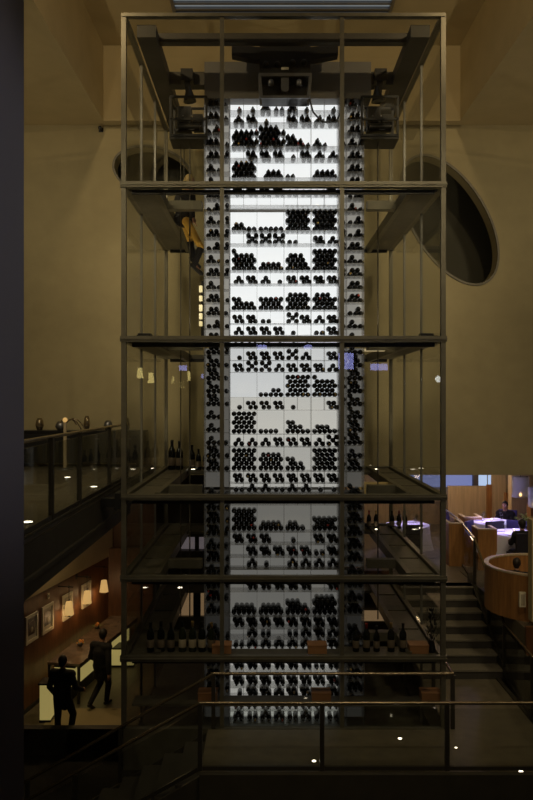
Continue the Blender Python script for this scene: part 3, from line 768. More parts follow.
for px, py, l in ((314, 761.5, 'round uplight at the foot of the middle railing post'), (400, 739, 'round uplight in the walkway between middle and right posts'), (521, 772, 'round uplight in the walkway at the far right corner'), (456, 748, 'faint round uplight just right of the tower corner')):
    sput(px, py, ZW, l, 'glints in the walkway floor', .62 if px != 456 else .4)
bpy.data.objects.remove(sp.children[0]); bpy.data.objects.remove(sp.children[0]) if sp.children else None
bpy.data.objects.remove(sp)

# ------------------------------------------------------------------ railings
def railing(name, label, pts, h, posts, glass=True, hr=.022, zb=0, grp='glass railings', lower=None):
    """pts: floor line; posts: points on it"""
    b = Vector(pts[0]); t = thing('railing', label, 'railing', b, 0, grp)
    up = V(0, 0, h)
    m = MB().path([Vector(p)-b+up for p in pts], hr, 10)
    for p in pts[1:-1]: m.ball(Vector(p)-b+up, hr, 10, 6)
    m.build('handrail', M['rail'], t)
    for p in posts:
        p = Vector(p)-b; MB().box((p.x-.028, p.y-.022, p.z), (p.x+.028, p.y+.022, p.z+h-.015)).tube(p+V(0, 0, h-.03), p+up, .01).build('post', M['railpost'], t)
    if glass:
        for a, c in zip(pts, pts[1:]):
            a = Vector(a)-b; c = Vector(c)-b; d = (c-a).normalized(); n = V(-d.y, d.x, 0).normalized()*.006
            a = a+d*.03; c = c-d*.03
            lo, hi = V(0, 0, .06), V(0, 0, h-.07)
            vs = [a+lo-n, c+lo-n, c+hi-n, a+hi-n, a+lo+n, c+lo+n, c+hi+n, a+hi+n]
            MB().add(vs, [(0, 1, 2, 3), (7, 6, 5, 4), (0, 4, 5, 1), (1, 5, 6, 2), (2, 6, 7, 3), (3, 7, 4, 0)]).build('glass_panel', M['rglass'], t)
            MB().bar(a+V(0, 0, .03), c+V(0, 0, .03), .03, .05).build('bottom_channel', M['railpost'], t)
    return t
z = ZL+.03
yy = [6.0, 7.4, 8.7, 10.0, 11.9, 13.4]
railing('railing', 'glass railing with dark square posts along the upper left landing', [(lx-.01, y, z) for y in yy], .95, [(lx-.01, y, z) for y in yy])
fz = ZW+.03
fr = [(-.85, 9.74, fz), (.71, 9.74, fz), (2.31, 9.74, fz), (3.86, 9.74, fz)]
sl_ = .56
dn = [(-.85-1.6*i, 9.74, fz-1.6*i*sl_) for i in range(3, 0, -1)]
railing('railing', 'nearest glass railing with bronze handrail across the bottom of the picture', dn+fr, .86, dn+fr)
bk = [(-.77, 11.04, ZW), (.95, 11.04, ZW), (2.70, 11.04, ZW), (2.72, 12.4, ZW)]
dn = [(-.77-1.35*i, 11.04, ZW-1.35*i*.575) for i in range(3, 0, -1)]
railing('railing', 'bronze handrail against the tower foot turning down the left stairs', dn+bk, .80, dn+bk[:1]+bk[2:], glass=False)
st_ = [(4.07, 19.0, ZD), (4.25, 17.3, ZD), (4.09, 14.95, ZD), (4.06, 13.0, ZW+.02), (3.95, 11.3, ZW+.03), (3.9, 9.85, ZW+.03)]
st_[0] = (4.45, 19.2, ZD); st_[1] = (4.38, 17.3, ZD)
railing('railing', 'glass railing curving down the right side of the dining room stairs', st_, .93, st_[:-1]+[(4.07, 13.95, (ZD+ZW)/2)])

# ------------------------------------------------------------------ landing furniture
t = thing('sideboard', 'low dark sideboard against the wall on the upper left landing', 'sideboard', (-3.9, 16.15, ZL))
MB().box((-1.3, -.25, .08), (1.3, .25, .72)).build('cabinet_body', M['dark'], t)
MB().box((-1.34, -.28, .72), (1.34, .27, .76)).build('top', M['black'], t)
for i in range(4):
    dr = MB().box((-1.27+.64*i, -.27, .12), (-.67+.64*i, -.25, .68)).build('door', M['black'], t)
    MB().box((-.95+.64*i, -.285, .58), (-.85+.64*i, -.27, .60)).build('handle', M['alloy'], dr)
for x in (-1.2, 1.2): MB().box((x-.03, -.2, 0), (x+.03, .2, .08)).build('foot', M['dark'], t)
for i, (x, h, r) in enumerate(((-.9, .25, .09), (-.45, .18, .12), (.1, .3, .07), (.55, .2, .1), (.95, .26, .06))):
    tag(MB().lathe([(.001, 0), (r*.6, 0), (r, h*.4), (r*.8, h*.8), (r*.5, h), (r*.45, h*.98)], 16).build('vase', M['alloy'] if i % 2 else M['rail'], None, (-3.9+x, 16.1, ZL+.765)),
        ['squat bronze vase leftmost on the landing sideboard', 'low wide silver bowl second on the landing sideboard', 'tallest bronze vase in the middle of the landing sideboard', 'round silver vase fourth on the landing sideboard', 'slim bronze vase rightmost on the landing sideboard'][i], 'vase', 'vases on the landing sideboard')
t = thing('floor_lamp', 'pale standing lamp with curving arms behind the landing railing', 'lamp', (-4.05, 15.3, ZL))
MB().lathe([(.001, 0), (.15, 0), (.15, .02), (.03, .04)], 18).build('base', M['alloy'], t)
MB().tube((0, 0, .03), (0, 0, .95), .035).build('pole', M['paleWood'], t)
for s in range(4):
    MB().path([V(.42*(i/8)*(1, .75, .5, -.3)[s], .04*s, .93+.16*math.sin(PI*(i/8)*.8)*(1, .8, .7, .6)[s]-(i/8)**2*(.25, .2, .1, .05)[s]) for i in range(9)], .012).build('arm', M['rail'], t)
MB().ball((0, 0, 1.0), .05).build('bulb', M['shade'], t)
t = thing('wall_hook', 'small dark bracket on the upper left wall', 'bracket', W(101, 130, WY)-V(0, .03, 0))
MB().tube((0, .03, 0), (0, -.05, 0), .03).build('stub', M['black'], t); MB().ball((.0, -.07, .01), .045).build('knob', M['black'], t)
MB().box((-.05, .02, -.05), (.05, .03, .05)).build('plate', M['dark'], t)

# ------------------------------------------------------------------ bar corner
FW = Matrix.Translation((0, 0, 0))
rzw = math.atan2(wd.y, wd.x)                      # local +X runs along the wall, local -Y points into the room
for i, (px, py, w_, h_) in enumerate(((15, 627, .62, .68), (43.8, 618, .62, .70), (66.5, 606, .60, .68), (84.5, 594.5, .60, .68))):
    s = (py-400)/5.6; Y = F/s; X = (px-266.5)/s
    tt = (Vector((X, Y, 0))-Vector((P0.x, P0.y, 0))).dot(wd); p = wl(tt, .0, -5.6)
    t = thing('picture', ['partly hidden framed picture nearest the dark pillar', 'second framed picture from left, below the wall switch', 'third framed picture from left, behind the first pendant', 'framed picture nearest the corner, behind the middle pendant'][i], 'picture', p, rzw, 'framed pictures on the walnut wall')
    f = MB(); b_ = .075
    for a, c in (((-w_/2, -.045, -h_/2), (w_/2, -.004, -h_/2+b_)), ((-w_/2, -.045, h_/2-b_), (w_/2, -.004, h_/2)), ((-w_/2, -.045, -h_/2+b_), (-w_/2+b_, -.004, h_/2-b_)), ((w_/2-b_, -.045, -h_/2+b_), (w_/2, -.004, h_/2-b_))): f.box(a, c)
    f.build('frame', M['frame'], t)
    MB().box((-w_/2+b_, -.02, -h_/2+b_), (w_/2-b_, -.01, h_/2-b_)).build('mount', M['matb'], t)
    pr = MB().box((-w_/2+.15, -.025, -h_/2+.18), (w_/2-.15, -.02, h_/2-.18)).build('print', M['pic'], t)
    MB().ball((0, -.028, -.04), (.07, .008, .07)).build('portrait', M['paper'], pr)
p = wl((W(48.5, 596, 19.6)-P0).dot(wd), .0, -5.05)
t = thing('wall_switch', 'small cream switch plate high on the walnut wall', 'switch', p, rzw)
pt = MB().box((-.05, -.02, -.07), (.05, -.002, .07)).build('plate', M['frame'], t); MB().box((-.02, -.03, -.03), (.02, -.02, .03)).build('rocker', M['pic'], pt)
def pendant(px, py, label, first=None):
    z = -5.5; s = (py-400)/-z*-1 if False else (py-400)/5.5; Y = F/s; X = (px-266.5)/s
    if first: return dup(first, (X, Y, z), rzw, label)
    t = thing('pendant_lamp', label, 'lamp', (X, Y, z), rzw, 'pendant lamps over the bar table')
    MB().lathe([(.13, -.17), (.132, -.17), (.08, .17), (.075, .17)], 20).build('shade', M['shade'], t)
    MB().lathe([(.001, -.17), (.03, -.17), (.04, -.23), (.001, -.24)], 12).build('finial', M['rail'], t)
    MB().tube((0, 0, .19), (0, 0, .62), .008).build('rod', M['dark'], t)
    MB().tube((0, .36, .56), (0, -.12, .56), .014).tube((0, .40, .56), (0, .31, .56), .085, .085, 14).ball((0, 0, .56), .03).build('arm', M['dark'], t)
    return t
pl1 = pendant(69, 608, 'nearest of three lit amber pendant lamps over the bar table')
pendant(87, 597, 'middle of three lit amber pendant lamps over the bar table', pl1)
pendant(104, 586, 'farthest of three lit amber pendant lamps over the bar table', pl1)
# long high table
c0 = Vector((-5.5, 19.1, 0)); TM = rzw
t = thing('bar_table', 'long high bar table with polished stone top along the walnut wall', 'table', (c0.x, c0.y, ZG+.02), rzw)
MB().box((0, -.86, .94), (4.2, .0, 1.0)).build('tabletop', M['tabletop'], t)
for x in (.04, 2.1, 4.16):
    for y in (-.82, -.04): MB().box((x-.03, y-.03, 0), (x+.03, y+.03, .94)).build('leg', M['dark'], t)
MB().box((.0, -.85, .88), (4.2, -.80, .94)).box((0, -.06, .88), (4.2, -.01, .94)).build('apron', M['dark'], t)
t = thing('backlit_plinth', 'amber backlit bench glowing beneath the long bar table', 'lit bench', (c0.x, c0.y, ZG+.02), rzw)
MB().box((.15, -.66, .37), (4.0, -.12, .84)).build('glow_panel', M['glow'], t)
MB().box((.13, -.68, .84), (4.02, -.10, .87)).build('lid', M['dark'], t)
MB().box((.3, -.55, 0), (3.9, -.2, .37)).build('kick', M['dark'], t)
p = W(117, 651, 21.8)
t = thing('backlit_plinth', 'amber backlit cube glowing behind the walking man', 'lit bench', (p.x, 21.8, ZG+.02))
MB().box((-.3, -.2, .05), (.5, .3, .5)).build('glow_panel', M['glow'], t); MB().box((-.32, -.22, .5), (.52, .32, .54)).build('lid', M['dark'], t); MB().box((-.32, -.22, 0), (.52, .32, .05)).build('kick', M['dark'], t)
p = W(46, 708, 18.0)
t = thing('backlit_plinth', 'amber backlit counter end glowing left of the suited man', 'lit bench', (p.x-.0, 18.0, ZG+.02))
MB().box((-.12, -.1, .05), (.13, .25, .88)).build('glow_panel', M['glow'], t); MB().box((-.15, -.14, .88), (.16, .28, .92)).build('lid', M['dark'], t); MB().box((-.13,-.12,0),(.14,.27,.05)).build('kick', M['dark'], t)
def posy(p, label, grp, s=1.0):
    t = thing('flowers', label, 'flowers', p, 0, grp)
    MB().lathe([(.001, 0), (.05, 0), (.08, .05), (.07, .08), (.06, .07)], 14).build('bowl', M['alloy'], t)
    m = MB()
    for i in range(14):
        a = random.uniform(0, 6.28); r = random.uniform(0, .1); m.ball((r*math.cos(a), r*math.sin(a), .1+random.uniform(0, .06)-r*.2), random.uniform(.02, .032), 8, 5)
    m.build('blooms', M['flower'], t)
    m = MB()
    for i in range(18):
        a = i*.7; p_ = V(.05*math.cos(a), .05*math.sin(a), .07); d = V(math.cos(a), math.sin(a), .25)*.10; q = V(-math.sin(a), math.cos(a), 0)*.018
        m.add([p_, p_+d*.5+q, p_+d, p_+d*.5-q], [(0, 1, 2, 3)])
    m.build('leaves', M['leafg'], t)
    return t
zt = ZG+.02+1.003
f1 = posy(V(W(80, 644, 20.35).x, 20.35, zt), 'small orange posy on the near half of the bar table', 'posies on the bar table')
dup(f1, (W(97, 630, 21.9).x, 21.9, zt), 1, 'small orange posy on the far half of the bar table')
# thin paler band laid on the floor where the men walk
struct('trim_7', MB().box((-5.2, 17.2, ZG+.02), (-3.4, 18.7, ZG+.024)), M['ceil'])

# ------------------------------------------------------------------ rooms glimpsed behind the tower
m = MB()
def at(px, py, Y): w = W(px, py, Y); return w.x, w.z
Yp = 19.0
zt_, zm0, zm1 = (400-530)*Yp/F, (400-550)*Yp/F, (400-561)*Yp/F
xl, xr = -2.75, 1.8
zlo0, zlo1 = (400-583)*Yp/F, (400-617)*Yp/F
zhi0 = (400-537)*Yp/F
m.box((xl, Yp, zb), (xr, Yp+.12, zhi0)); m.box((xl, Yp-.15, zm1), (xr, Yp+.12, zm0)); m.box((xl, Yp, zlo0), (xr, Yp+.12, zm1)); m.box((xl, Yp, ZG), (xr, Yp+.12, zlo1))
struct('wall_rear', m, M['concrete'])
m = MB()
for i in range(10):
    x = xl+i*(xr-xl)/9; m.box((x-.05, Yp, zm0), (x+.05, Yp+.1, zhi0))
    if i % 2 == 0: m.box((x-.09, Yp, zlo1), (x+.09, Yp+.1, zlo0))
struct('trim_8', m, M['dark'])
struct('window_2', MB().box((xl, Yp+.14, zm0), (xr, Yp+.17, zhi0)), M['lilac'])
struct('window_3', MB().box((xl, Yp+.14, zlo1), (xr, Yp+.17, zlo0)), M['glow2'])
struct('window_4', MB().box((1.9, 18.6, (400-621)*18.6/F), (3.3, 18.65, (400-611)*18.6/F)), M['glow2'])
struct('wall_rear_right', MB().box((1.8, 18.67, ZG), (4.1, 18.75, ZD-.3)), M['concrete'])

# ------------------------------------------------------------------ dining room
Yb = 21.5
def pb(px0, py0, px1, py1, Y, d, name, m, cls=None):
    a, b = at(px0, py1, Y), at(px1, py0, Y); return struct(name, MB().box((a[0], Y, a[1]), (b[0], Y+d, b[1])), m)
struct('wall_dining', MB().box((1.8, Yb+.9, ZD), (12, Yb+1.0, zb+.05)), M['paleWood'])
pb(448, 486, 488, 530, Yb, .1, 'wall_panel', M['paleWood'])
t = thing('wood_partition', 'honey wood post between the pale panels of the dining room', 'partition', (at(489.5, 500, Yb-.1)[0], Yb-.15, ZD))
MB().box((-.09, -.05, 0), (.09, .05, at(489, 484, Yb)[1]-ZD)).build('panel', M['wood'], t)
MB().box((-.1, -.06, 0), (.1, .06, .08)).build('base', M['darkwood'], t)
struct('window_5', MB().box((at(380, 0, Yb+.6)[0], Yb+.6, at(0, 487, Yb+.6)[1]), (at(473.5, 0, Yb+.6)[0], Yb+.65, zb+.05)), M['bluewin'])
struct('window_6', MB().box((at(478.5, 0, Yb+.6)[0], Yb+.6, at(0, 487, Yb+.6)[1]), (at(487, 0, Yb+.6)[0], Yb+.65, zb+.05)), M['bluewhite'])
struct('window_7', MB().box((at(488.5, 0, Yb+.6)[0], Yb+.6, at(0, 487, Yb+.6)[1]), (at(491, 0, Yb+.6)[0], Yb+.65, zb+.05)), M['bluewhite'])
pb(473.5, 470, 478.5, 530, Yb+.3, .15, 'wall_pier', M['pillar'])
pb(492, 470, 506, 530, Yb-.2, .1, 'wall_panel_pale', M['paleWood'])
pb(506, 493, 511.5, 532, Yb-.6, .2, 'wall_panel_honey', M['wood'])
pb(511.5, 470, 531, 534, 20.0, .3, 'wall_column', M['paleWood'])
pb(531, 505, 545, 540, 19.0, .3, 'wall_panel_right', M['wood'])
pb(532, 520, 548, 622, 12.16, .18, 'pillar_dining', M['ceil'])
def tube_lamp(px, py, Y, label, r, h):
    p = W(px, py, Y); t = thing('hanging_lamp', label, 'lamp', p, 0, 'glass cylinder lamps in the dining room')
    MB().lathe([(r, 0), (r, h), (r-.012, h), (r-.012, .0)], 24).build('glass_shade', M['frost'], t)
    MB().lathe([(.001, .005), (r-.02, .005), (r-.02, .02), (.001, .02)], 20).build('tray', M['rail'], t)
    MB().ball((0, 0, .06), (.03, .03, .045)).build('flame', M['candle'], t)
    MB().tube((0, 0, h-.02), (0, 0, max(h+.05, zb+.05-p.z)), .006).tube((-r, 0, h-.01), (r, 0, h-.01), .008).build('rod', M['dark'], t)
tube_lamp(520.5, 497, 18.5, 'frosted glass cylinder lamp hanging before the wide tan column', .2, .5)
tube_lamp(534, 507, 17.5, 'frosted glass cylinder lamp cut off by the right edge', .13, .45)
def dtable(x, y, label, r=.5):
    t = thing('dining_table', label, 'table', (x, y, ZD), 0, 'round dining tables with white cloths')
    m = MB(); n = 40; prof = []
    vs = []; 
    for j, (rr, zz) in enumerate(((0.001, .76), (r, .76), (r+.012, .745), (r+.05, .45), (r+.09, .22))):
        for i in range(n):
            a = 2*PI*i/n; w_ = 1+(.07*math.sin(a*9) if j > 2 else 0)*(j-2)/2; vs.append((rr*w_*math.cos(a), rr*w_*math.sin(a), zz))
    fs = [(j*n+i, j*n+(i+1) % n, (j+1)*n+(i+1) % n, (j+1)*n+i) for j in range(4) for i in range(n)]
    m.add(vs, fs, 0, True).build('tablecloth', M['cloth'], t)
    MB().lathe([(.001, .72), (r-.01, .72), (r-.01, .75), (.001, .75)], 24).build('tabletop', M['wood'], t)
    MB().lathe([(.25, 0), (.25, .03), (.04, .05), (.04, .72)], 16).build('pedestal', M['dark'], t)
    return t
def dchair(x, y, rz, label, m='chair', first=[]):
    if (m, 0) in [(k, 0) for k, _ in first]:
        src = dict(first)[m]; return dup(src, (x, y, ZD), rz, label)
    t = thing('dining_chair', label, 'chair', (x, y, ZD), rz, 'upholstered dining chairs')
    MB().box((-.23, -.22, .38), (.23, .23, .47)).build('seat', M[m], t)
    MB().prism([(-.25, .36), (-.19, .36), (-.24, .92), (-.30, .92)], 0, -.22, .22).build('backrest', M[m], t)
    for a in (-.19, .19):
        for b in (-.19, .19): MB().bar((a, b, .38), (a*1.05, b*1.05, 0), .035).build('leg', M['darkwood'], t)
    first.append((m, t)); return t
zt = ZD+.765
def glassware(x, y, label, grp):
    return tag(MB().lathe([(.001, 0), (.035, 0), (.004, .006), (.004, .08), (.03, .11), (.034, .16), (.028, .2), (.026, .2), (.03, .16), (.001, .09)], 12).build('wine_glass', M['rglass'], None, (x, y, zt)), label, 'glass', grp)
def plate(x, y, label, grp):
    return tag(MB().lathe([(.001, .0), (.08, 0), (.13, .015), (.125, .016), (.08, .005), (.001, .004)], 18).build('plate', M['cloth'], None, (x, y, zt)), label, 'plate', grp)
def candle(x, y, label, grp):
    t = thing('candle', label, 'candle', (x, y, zt), 0, grp)
    MB().lathe([(.001, 0), (.035, 0), (.038, .06), (.033, .06), (.03, .01)], 14).build('holder', M['frost'], t)
    MB().ball((0, 0, .045), (.014, .014, .026)).build('flame', M['candle'], t)
T1 = (5.35, 18.0); T2 = (5.55, 16.15)
p = W(495, 521, 17.9); T1 = (p.x, 18.1)
p = W(515, 534, 16.6); T2 = (p.x, 16.6)
p = W(408, 535, 17.6); T3 = (p.x, 17.7)
names = ['far white-clothed table beside the honey wood post', 'nearer white-clothed table with the dark chair in front', 'white-clothed table glimpsed through the tower at right']
for (x, y), nm in zip((T1, T2, T3), names):
    dtable(x, y, 'round '+nm, .5)
    short = nm.split(' ')[0]+' table' if 'glimpsed' not in nm else 'table glimpsed through the tower'
    candle(x-.02, y, 'small candle glowing on the '+short, 'table candles')
    for i, a in enumerate((.6, 2.0, 3.6, 5.2)):
        w_ = ['right rear', 'left rear', 'left front', 'right front'][i]
        glassware(x+.3*math.cos(a), y+.3*math.sin(a), f'{w_} wine glass on the {short}', 'glasses on the '+short)
        plate(x+.34*math.cos(a+.5), y+.34*math.sin(a+.5), f'white plate at the {["rear", "left", "front", "right"][i]} of the {short}', 'plates on the '+short)
# chairs
dchair(T1[0]-.30, T1[1]-.72, .25, 'black chair in front of the far dining table', 'chaird')
dchair(T1[0]+.42, T1[1]-.62, -.5+0, 'purple chair at the right front of the far dining table')
dchair(T1[0]+.5, T1[1]+.6, PI-.5, 'purple chair behind the far dining table')
dchair(T1[0]-.75, T1[1]+.35, -PI/2-.4, 'purple chair left of the far dining table by the wall')
dchair(T2[0]-.12, T2[1]-.78, .1, 'black chair in front of the nearer dining table', 'chaird')
dchair(T2[0]+.72, T2[1]-.35, PI/2-.3, 'purple chair at the right side of the nearer dining table')
dchair(T2[0]-.62, T2[1]+.45, -PI/2-.6, 'purple chair at the left rear of the nearer dining table')
dchair(T3[0]-.1, T3[1]-.8, .1, 'black chair at the table glimpsed through the tower', 'chaird')
def sit(yl=.0):
    return dict(head=V(0, .06, 1.24), neck=V(0, .02, 1.07), chest=V(0, 0, .85), pelvis=V(0, 0, .58), sl=V(-.18, 0, 1.0), sr=V(.18, 0, 1.0), el=V(-.25, .12, .78), er=V(.25, .12, .78),
            wl=V(-.16, .36, .80), wr=V(.16, .36, .80), pl=V(-.1, .02, .56), pr=V(.1, .02, .56), kl=V(-.12, .42, .52), kr=V(.12, .42, .52), al=V(-.12, .40, .09), ar=V(.12, .40, .09))
person('person', 'dark-haired diner in black seated at the front of the nearer table', (T2[0]-.10, T2[1]-.80, ZD), .1, sit(), 'suit', 'suit', 'hair', .012).scale = (.85,)*3
person('person', 'dark-haired diner in black seated behind the far table', (T1[0]+.5, T1[1]+.62, ZD), PI-.5, sit(), 'suit', 'suit', 'hair', .012).scale = (.85,)*3
person('person', 'diner in pale shirt seated at the far right of the nearer table', (T2[0]+.70, T2[1]-.37, ZD), PI/2-.3, sit(), 'shirtw', 'suit', 'hair', .012).scale = (.85,)*3
# curved booth
bx, by, br, bh = 4.80, 13.32, .95, .78
t = thing('curved_booth', 'curved honey wood booth wall beside the stair railing', 'booth', (bx, by, ZD))
def arc_wall(r0, r1, z0, z1, a0, a1, n=40):
    m = MB(); vs = []
    for i in range(n+1):
        a = a0+(a1-a0)*i/n; c_, s_ = math.cos(a), math.sin(a)
        vs += [(r0*c_, r0*s_, z0), (r1*c_, r1*s_, z0), (r1*c_, r1*s_, z1), (r0*c_, r0*s_, z1)]
    fs = [(0, 1, 2, 3), (4*n+3, 4*n+2, 4*n+1, 4*n)]
    for i in range(n):
        for k in range(4): fs.append((4*i+k, 4*(i+1)+k, 4*(i+1)+(k+1) % 4, 4*i+(k+1) % 4))
    return m.add(vs, fs, 0, False)
arc_wall(br-.06, br, 0, bh-.03, math.radians(20), math.radians(340)).build('curved_panel', M['wood'], t)
arc_wall(br-.07, br+.01, bh-.03, bh, math.radians(20), math.radians(340)).build('top_rim', M['paleWood'], t)
arc_wall(.45, br-.06, .3, .44, math.radians(30), math.radians(330)).build('bench_seat', M['chaird'], t)
person('person', 'diner seated inside the curved booth, only the head above its rim', (bx-.42, by+.02, ZD-.2), -.5, sit(), 'suit', 'suit', 'hair', .012).scale = (.78,)*3
x_, z_ = at(523, 599, 12.4)
t = thing('wall_lamp', 'small cream box fixture on the curved booth front', 'lamp', (x_-.02, by-br-.0, z_))
MB().box((-.05, -.02, -.12), (.05, .03, .12)).build('housing', M['frame'], t); MB().box((-.03, -.03, -.09), (.03, -.02, .09)).build('cover', M['paper'], t)
def booth_box(px0, py0, px1, py1, Y, d, label):
    a, b = at(px0, py1, Y), at(px1, py0, Y); xm = (a[0]+b[0])/2; w_ = (b[0]-a[0])/2; h = b[1]-ZD
    t = thing('booth', label, 'booth', (xm, Y, ZD), 0, 'straight wood booths of the dining room')
    MB().box((-w_, 0, 0), (w_, .05, h)).box((-w_, .05, 0), (-w_+.05, d, h)).box((w_-.05, .05, 0), (w_, d, h)).build('panels', M['wood'], t)
    MB().box((-w_-.01, -.01, h), (w_+.01, .06, h+.025)).box((-w_-.01, .06, h), (-w_+.06, d, h+.025)).box((w_-.06, .06, h), (w_+.01, d, h+.025)).build('top_rim', M['paleWood'], t)
    MB().box((-w_+.06, .1, .05), (w_-.06, .5, .44)).build('bench_seat', M['chaird'], t)
booth_box(464, 518, 482, 535, 18.3, .55, 'low honey wood booth behind, left of the far table')
booth_box(478, 530, 497, 556, 16.3, .5, 'taller honey wood booth just right of the stair railing')
booth_box(449, 524, 464, 550, 16.7, .6, 'honey wood booth behind the top of the stair railing')
t = thing('plant', 'green leafy potted plant at the right of the dining room', 'plant', (W(527, 530, 17.3).x, 17.5, ZD))
MB().lathe([(.001, 0), (.12, 0), (.16, .3), (.14, .3)], 16).build('pot', M['dark'], t)
m = MB()
for i in range(160):
    a = random.uniform(0, 6.28); e = random.uniform(-.3, 1.4); r = random.uniform(.05, .22)
    p = V(r*math.cos(a)*math.cos(e), r*math.sin(a)*math.cos(e), .78+r*math.sin(e)*1.1); d = V(math.cos(a), math.sin(a), .5).normalized()*.08; q = V(-math.sin(a), math.cos(a), 0)*.025
    m.add([p, p+d*.5+q, p+d, p+d*.5-q], [(0, 1, 2, 3)])
m.build('leaves', M['leafg'], t); MB().tube((0, 0, .25), (0, 0, .8), .02).build('stem', M['leaf'], t)

# ------------------------------------------------------------------ things behind the viewer that the tower glass mirrors
def vm(px, py, Y): s = F/(2*Y0-Y); return V((px-266.5)/s, Y, (400-py)/s)
first = None
for i, (px, py, l) in enumerate(((140, 373, 'left yellow lantern mirrored in the tower glass'), (151, 378, 'middle yellow lantern mirrored in the tower glass'), (189, 376, 'right slim yellow lantern mirrored in the tower glass'))):
    p = vm(px, py, -3.2)
    if first: o = dup(first, p, .2, l); o.scale = (1, 1, 1) if i == 1 else (.5, .5, .9); continue
    first = thing('lantern', l, 'lamp', p, .2, 'yellow lanterns behind the viewer')
    MB().lathe([(.09, -.17), (.11, -.17), (.075, .17), (.07, .17)], 16).build('shade', M['lantern'], first)
    MB().tube((0, 0, .17), (0, 0, ZU-p.z), .006).build('cord', M['dark'], first)
for i, (px, py, w_, h_, l) in enumerate(((346, 361, .28, .30, 'violet screen mirrored beside the right bay of the rack'), (379, 367, .32, .12, 'wide violet screen mirrored at the right bay'), (183, 368, .14, .10, 'small violet screen mirrored at the left bay'),
                                     (262, 347, .18, .08, 'violet screen mirrored left of centre below the beam'), (308, 347, .14, .08, 'violet screen mirrored right of centre below the beam'))):
    p = vm(px, py, -5.94); t = thing('screen', l, 'screen', p, 0, 'violet screens behind the viewer')
    MB().box((-w_, -.03, -h_), (w_, .01, h_)).build('display', M['screen'], t)
    MB().box((-w_-.03, -.06, -h_-.03), (w_+.03, -.03, h_+.03)).build('case', M['black'], t)
p = vm(438.5, 379, -4.5); t = thing('globe_lamp', 'round white globe lamp mirrored at right of the tower glass', 'lamp', p)
MB().ball((0, 0, 0), .12).build('globe', M['globe'], t); MB().tube((0, 0, .1), (0, 0, ZU-p.z), .006).build('cord', M['dark'], t)

# ------------------------------------------------------------------ light
def area(name, loc, target, size, power, col, spread=PI):
    l = bpy.data.lights.new(name, 'AREA'); l.energy = power; l.color = col; l.size = size; l.spread = spread
    o = bpy.data.objects.new(name, l); COL.objects.link(o); o.location = loc
    o.rotation_euler = (Vector(target)-Vector(loc)).to_track_quat('-Z', 'Y').to_euler(); return o
def spotl(name, loc, target, power, col, ang=60, r=.1, blend=.8):
    l = bpy.data.lights.new(name, 'SPOT'); l.energy = power; l.color = col; l.spot_size = math.radians(ang); l.spot_blend = blend; l.shadow_soft_size = r
    o = bpy.data.objects.new(name, l); COL.objects.link(o); o.location = loc
    o.rotation_euler = (Vector(target)-Vector(loc)).to_track_quat('-Z', 'Y').to_euler(); return o
def pointl(name, loc, power, col, r=.1):
    l = bpy.data.lights.new(name, 'POINT'); l.energy = power; l.color = col; l.shadow_soft_size = r
    o = bpy.data.objects.new(name, l); COL.objects.link(o); o.location = loc; return o
WARM = (1, .83, .54)
spotl('wall_wash_left', (-5.5, 7.5, 5.7), (-4.6, 16.5, -.5), 520, WARM, 100, .4)  # unseen pair of spots added to brighten the back wall
spotl('wall_wash_right', (6.2, 7.5, 5.7), (5.4, 16.5, -.5), 520, WARM, 100, .4)
for a, b in ((-3.1, -.9), (3.6, 1.5)): spotl('wall_wash_behind_tower', (a, 12.3, 5.7), (b, 16.5, .2), 190, WARM, 75, .15)  # unseen spots added to even out the wall behind the tower
for x in (-5.2, 6.2): spotl('ceiling_fill', (x, 12.5, -.6), (x*.75, 13.2, 6), 190, WARM, 110, .1)  # unseen upward spots added to lift the ceiling
for x in (-3.25, 3.9): spotl('ceiling_bay_fill', (x, 9.0, 6.4), (x*.3, 15.5, 7.4), 230, (1, .77, .45), 120, .05)  # virtual spots added inside the bay to light its recess
for x in (-3.2, -1.0, 1.6, 3.8): spotl('hall_fill_spot', (x, 2.0, 5.75), (x*.6+.1, 11.1, -1.0), 190, (1, .82, .52), 75, .06)  # unseen row added as front light for the tower frame
spotl('front_fill_left', (-1.5, 6.5, 5.8), (0, 11.5, -3), 120, (1, .82, .5), 80, .3)  # unseen pair added to brighten the tower's posts and beams
spotl('front_fill_right', (2.5, 6.5, 5.8), (1.5, 11.5, -3), 120, (1, .82, .5), 80, .3)
spotl('stair_downlight', (5.0, 10.5, 5.8), (3.4, 13.5, -4.5), 55, (1, .80, .48), 40, .2)
spotl('pillar_fill', (1.8, 1.2, 1.6), (-.77, 2.2, .42), 75, (.78, .74, .82), 34, .06)  # unseen cool spot added to shape the brightness of the pillar
for i, (x, y, z) in enumerate([tuple(o.location) for o in bpy.data.objects if o.name.startswith('pendant_lamp')]):
    pointl(f'pendant_bulb', (x, y, z-.22), 8, (1, .62, .28), .06)
pointl('bar_wall_fill', (-5.2, 19.5, -3.4), 26, (1, .72, .38), .1)  # unseen lamp added to brighten the bar's upper wall
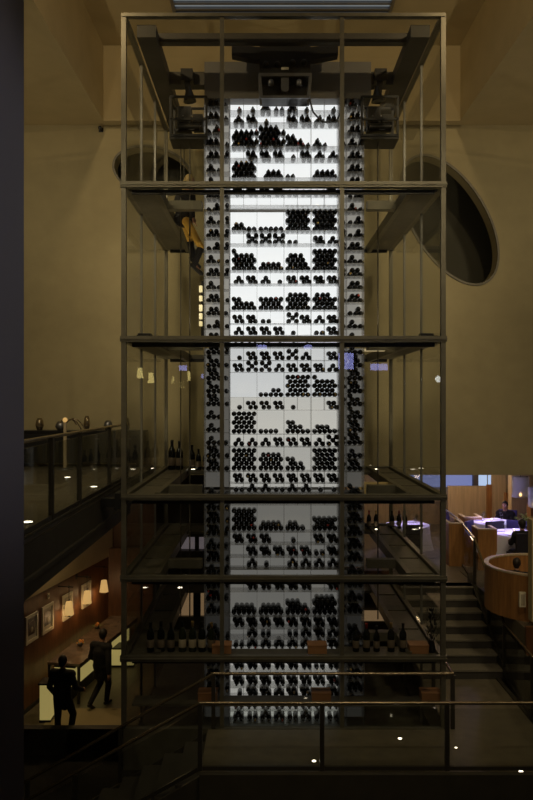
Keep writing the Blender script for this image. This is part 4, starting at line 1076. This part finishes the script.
spotl('bar_downlight', (-4.2, 18.0, -4.0), (-4.2, 18.2, -7.6), 34, (1, .70, .32), 100, .15)
for (x, y) in (T1, T2, T3): spotl('table_fill', (x, y-.1, zb-.1), (x, y, -3), 130, (.62, .52, 1), 62, .06)  # unseen violet spots added to brighten the tablecloths
spotl('landing_fill', (-4.0, 11.0, 5.8), (-3.6, 12.2, ZL), 130, WARM, 50, .1)  # unseen spot added to brighten the landing floor
pointl('dining_glow', (5.3, 17.7, zb-.3), 12, (.50, .42, 1), .12)
pointl('dining_warm', (3.9, 19.6, zb-.25), 22, (1, .68, .38), .15)
pointl('dining_warm', (5.4, 19.9, zb-.25), 20, (1, .70, .42), .15)
spotl('booth_downlight', (5.3, 11.8, -.8), (4.9, 13.3, -3.5), 16, (1, .58, .24), 80, .15)
w = bpy.data.worlds.new('w'); S.world = w; w.use_nodes = True
w.node_tree.nodes['Background'].inputs[0].default_value = (.9, .75, .5, 1); w.node_tree.nodes['Background'].inputs[1].default_value = .02

for a, b in ((-3.0, -1.2), (3.5, 1.9)): spotl('wall_fill', (a, 14.3, -1.2), (b, 16.5, 1.6), 55, WARM, 80, .06)  # unseen low spots without fixtures, added to fill dark wall behind the tower
for s in (-1, 1):
    x = .25+s*1.85
    for z, zz, e_ in ((1.05, 3.1, 26), (-1.2, .89, 6)): spotl('deck_uplight', (x-s*.35, 12.0, z), (x, 13.4, zz), e_, (1, .84, .58), 95, .03)
spotl('plate_spot', (1.8, 12.75, -.9), (1.85, 12.97, -1.5), 2.5, (1, .78, .4), 80, .02)
# ------------------------------------------------------------------ camera
cam = bpy.data.cameras.new('camera'); co = bpy.data.objects.new('camera', cam); COL.objects.link(co)
cam.sensor_fit = 'VERTICAL'; cam.sensor_height = 24; cam.lens = 24*F/800; cam.clip_start = .05; cam.clip_end = 200
co.location = (0, 0, 0); co.rotation_euler = (PI/2, 0, 0); S.camera = co
S.view_settings.view_transform = 'Standard'; S.view_settings.look = 'None'; S.view_settings.exposure = 0; S.view_settings.gamma = 1
S.cycles.transparent_max_bounces = 40; S.cycles.max_bounces = 8
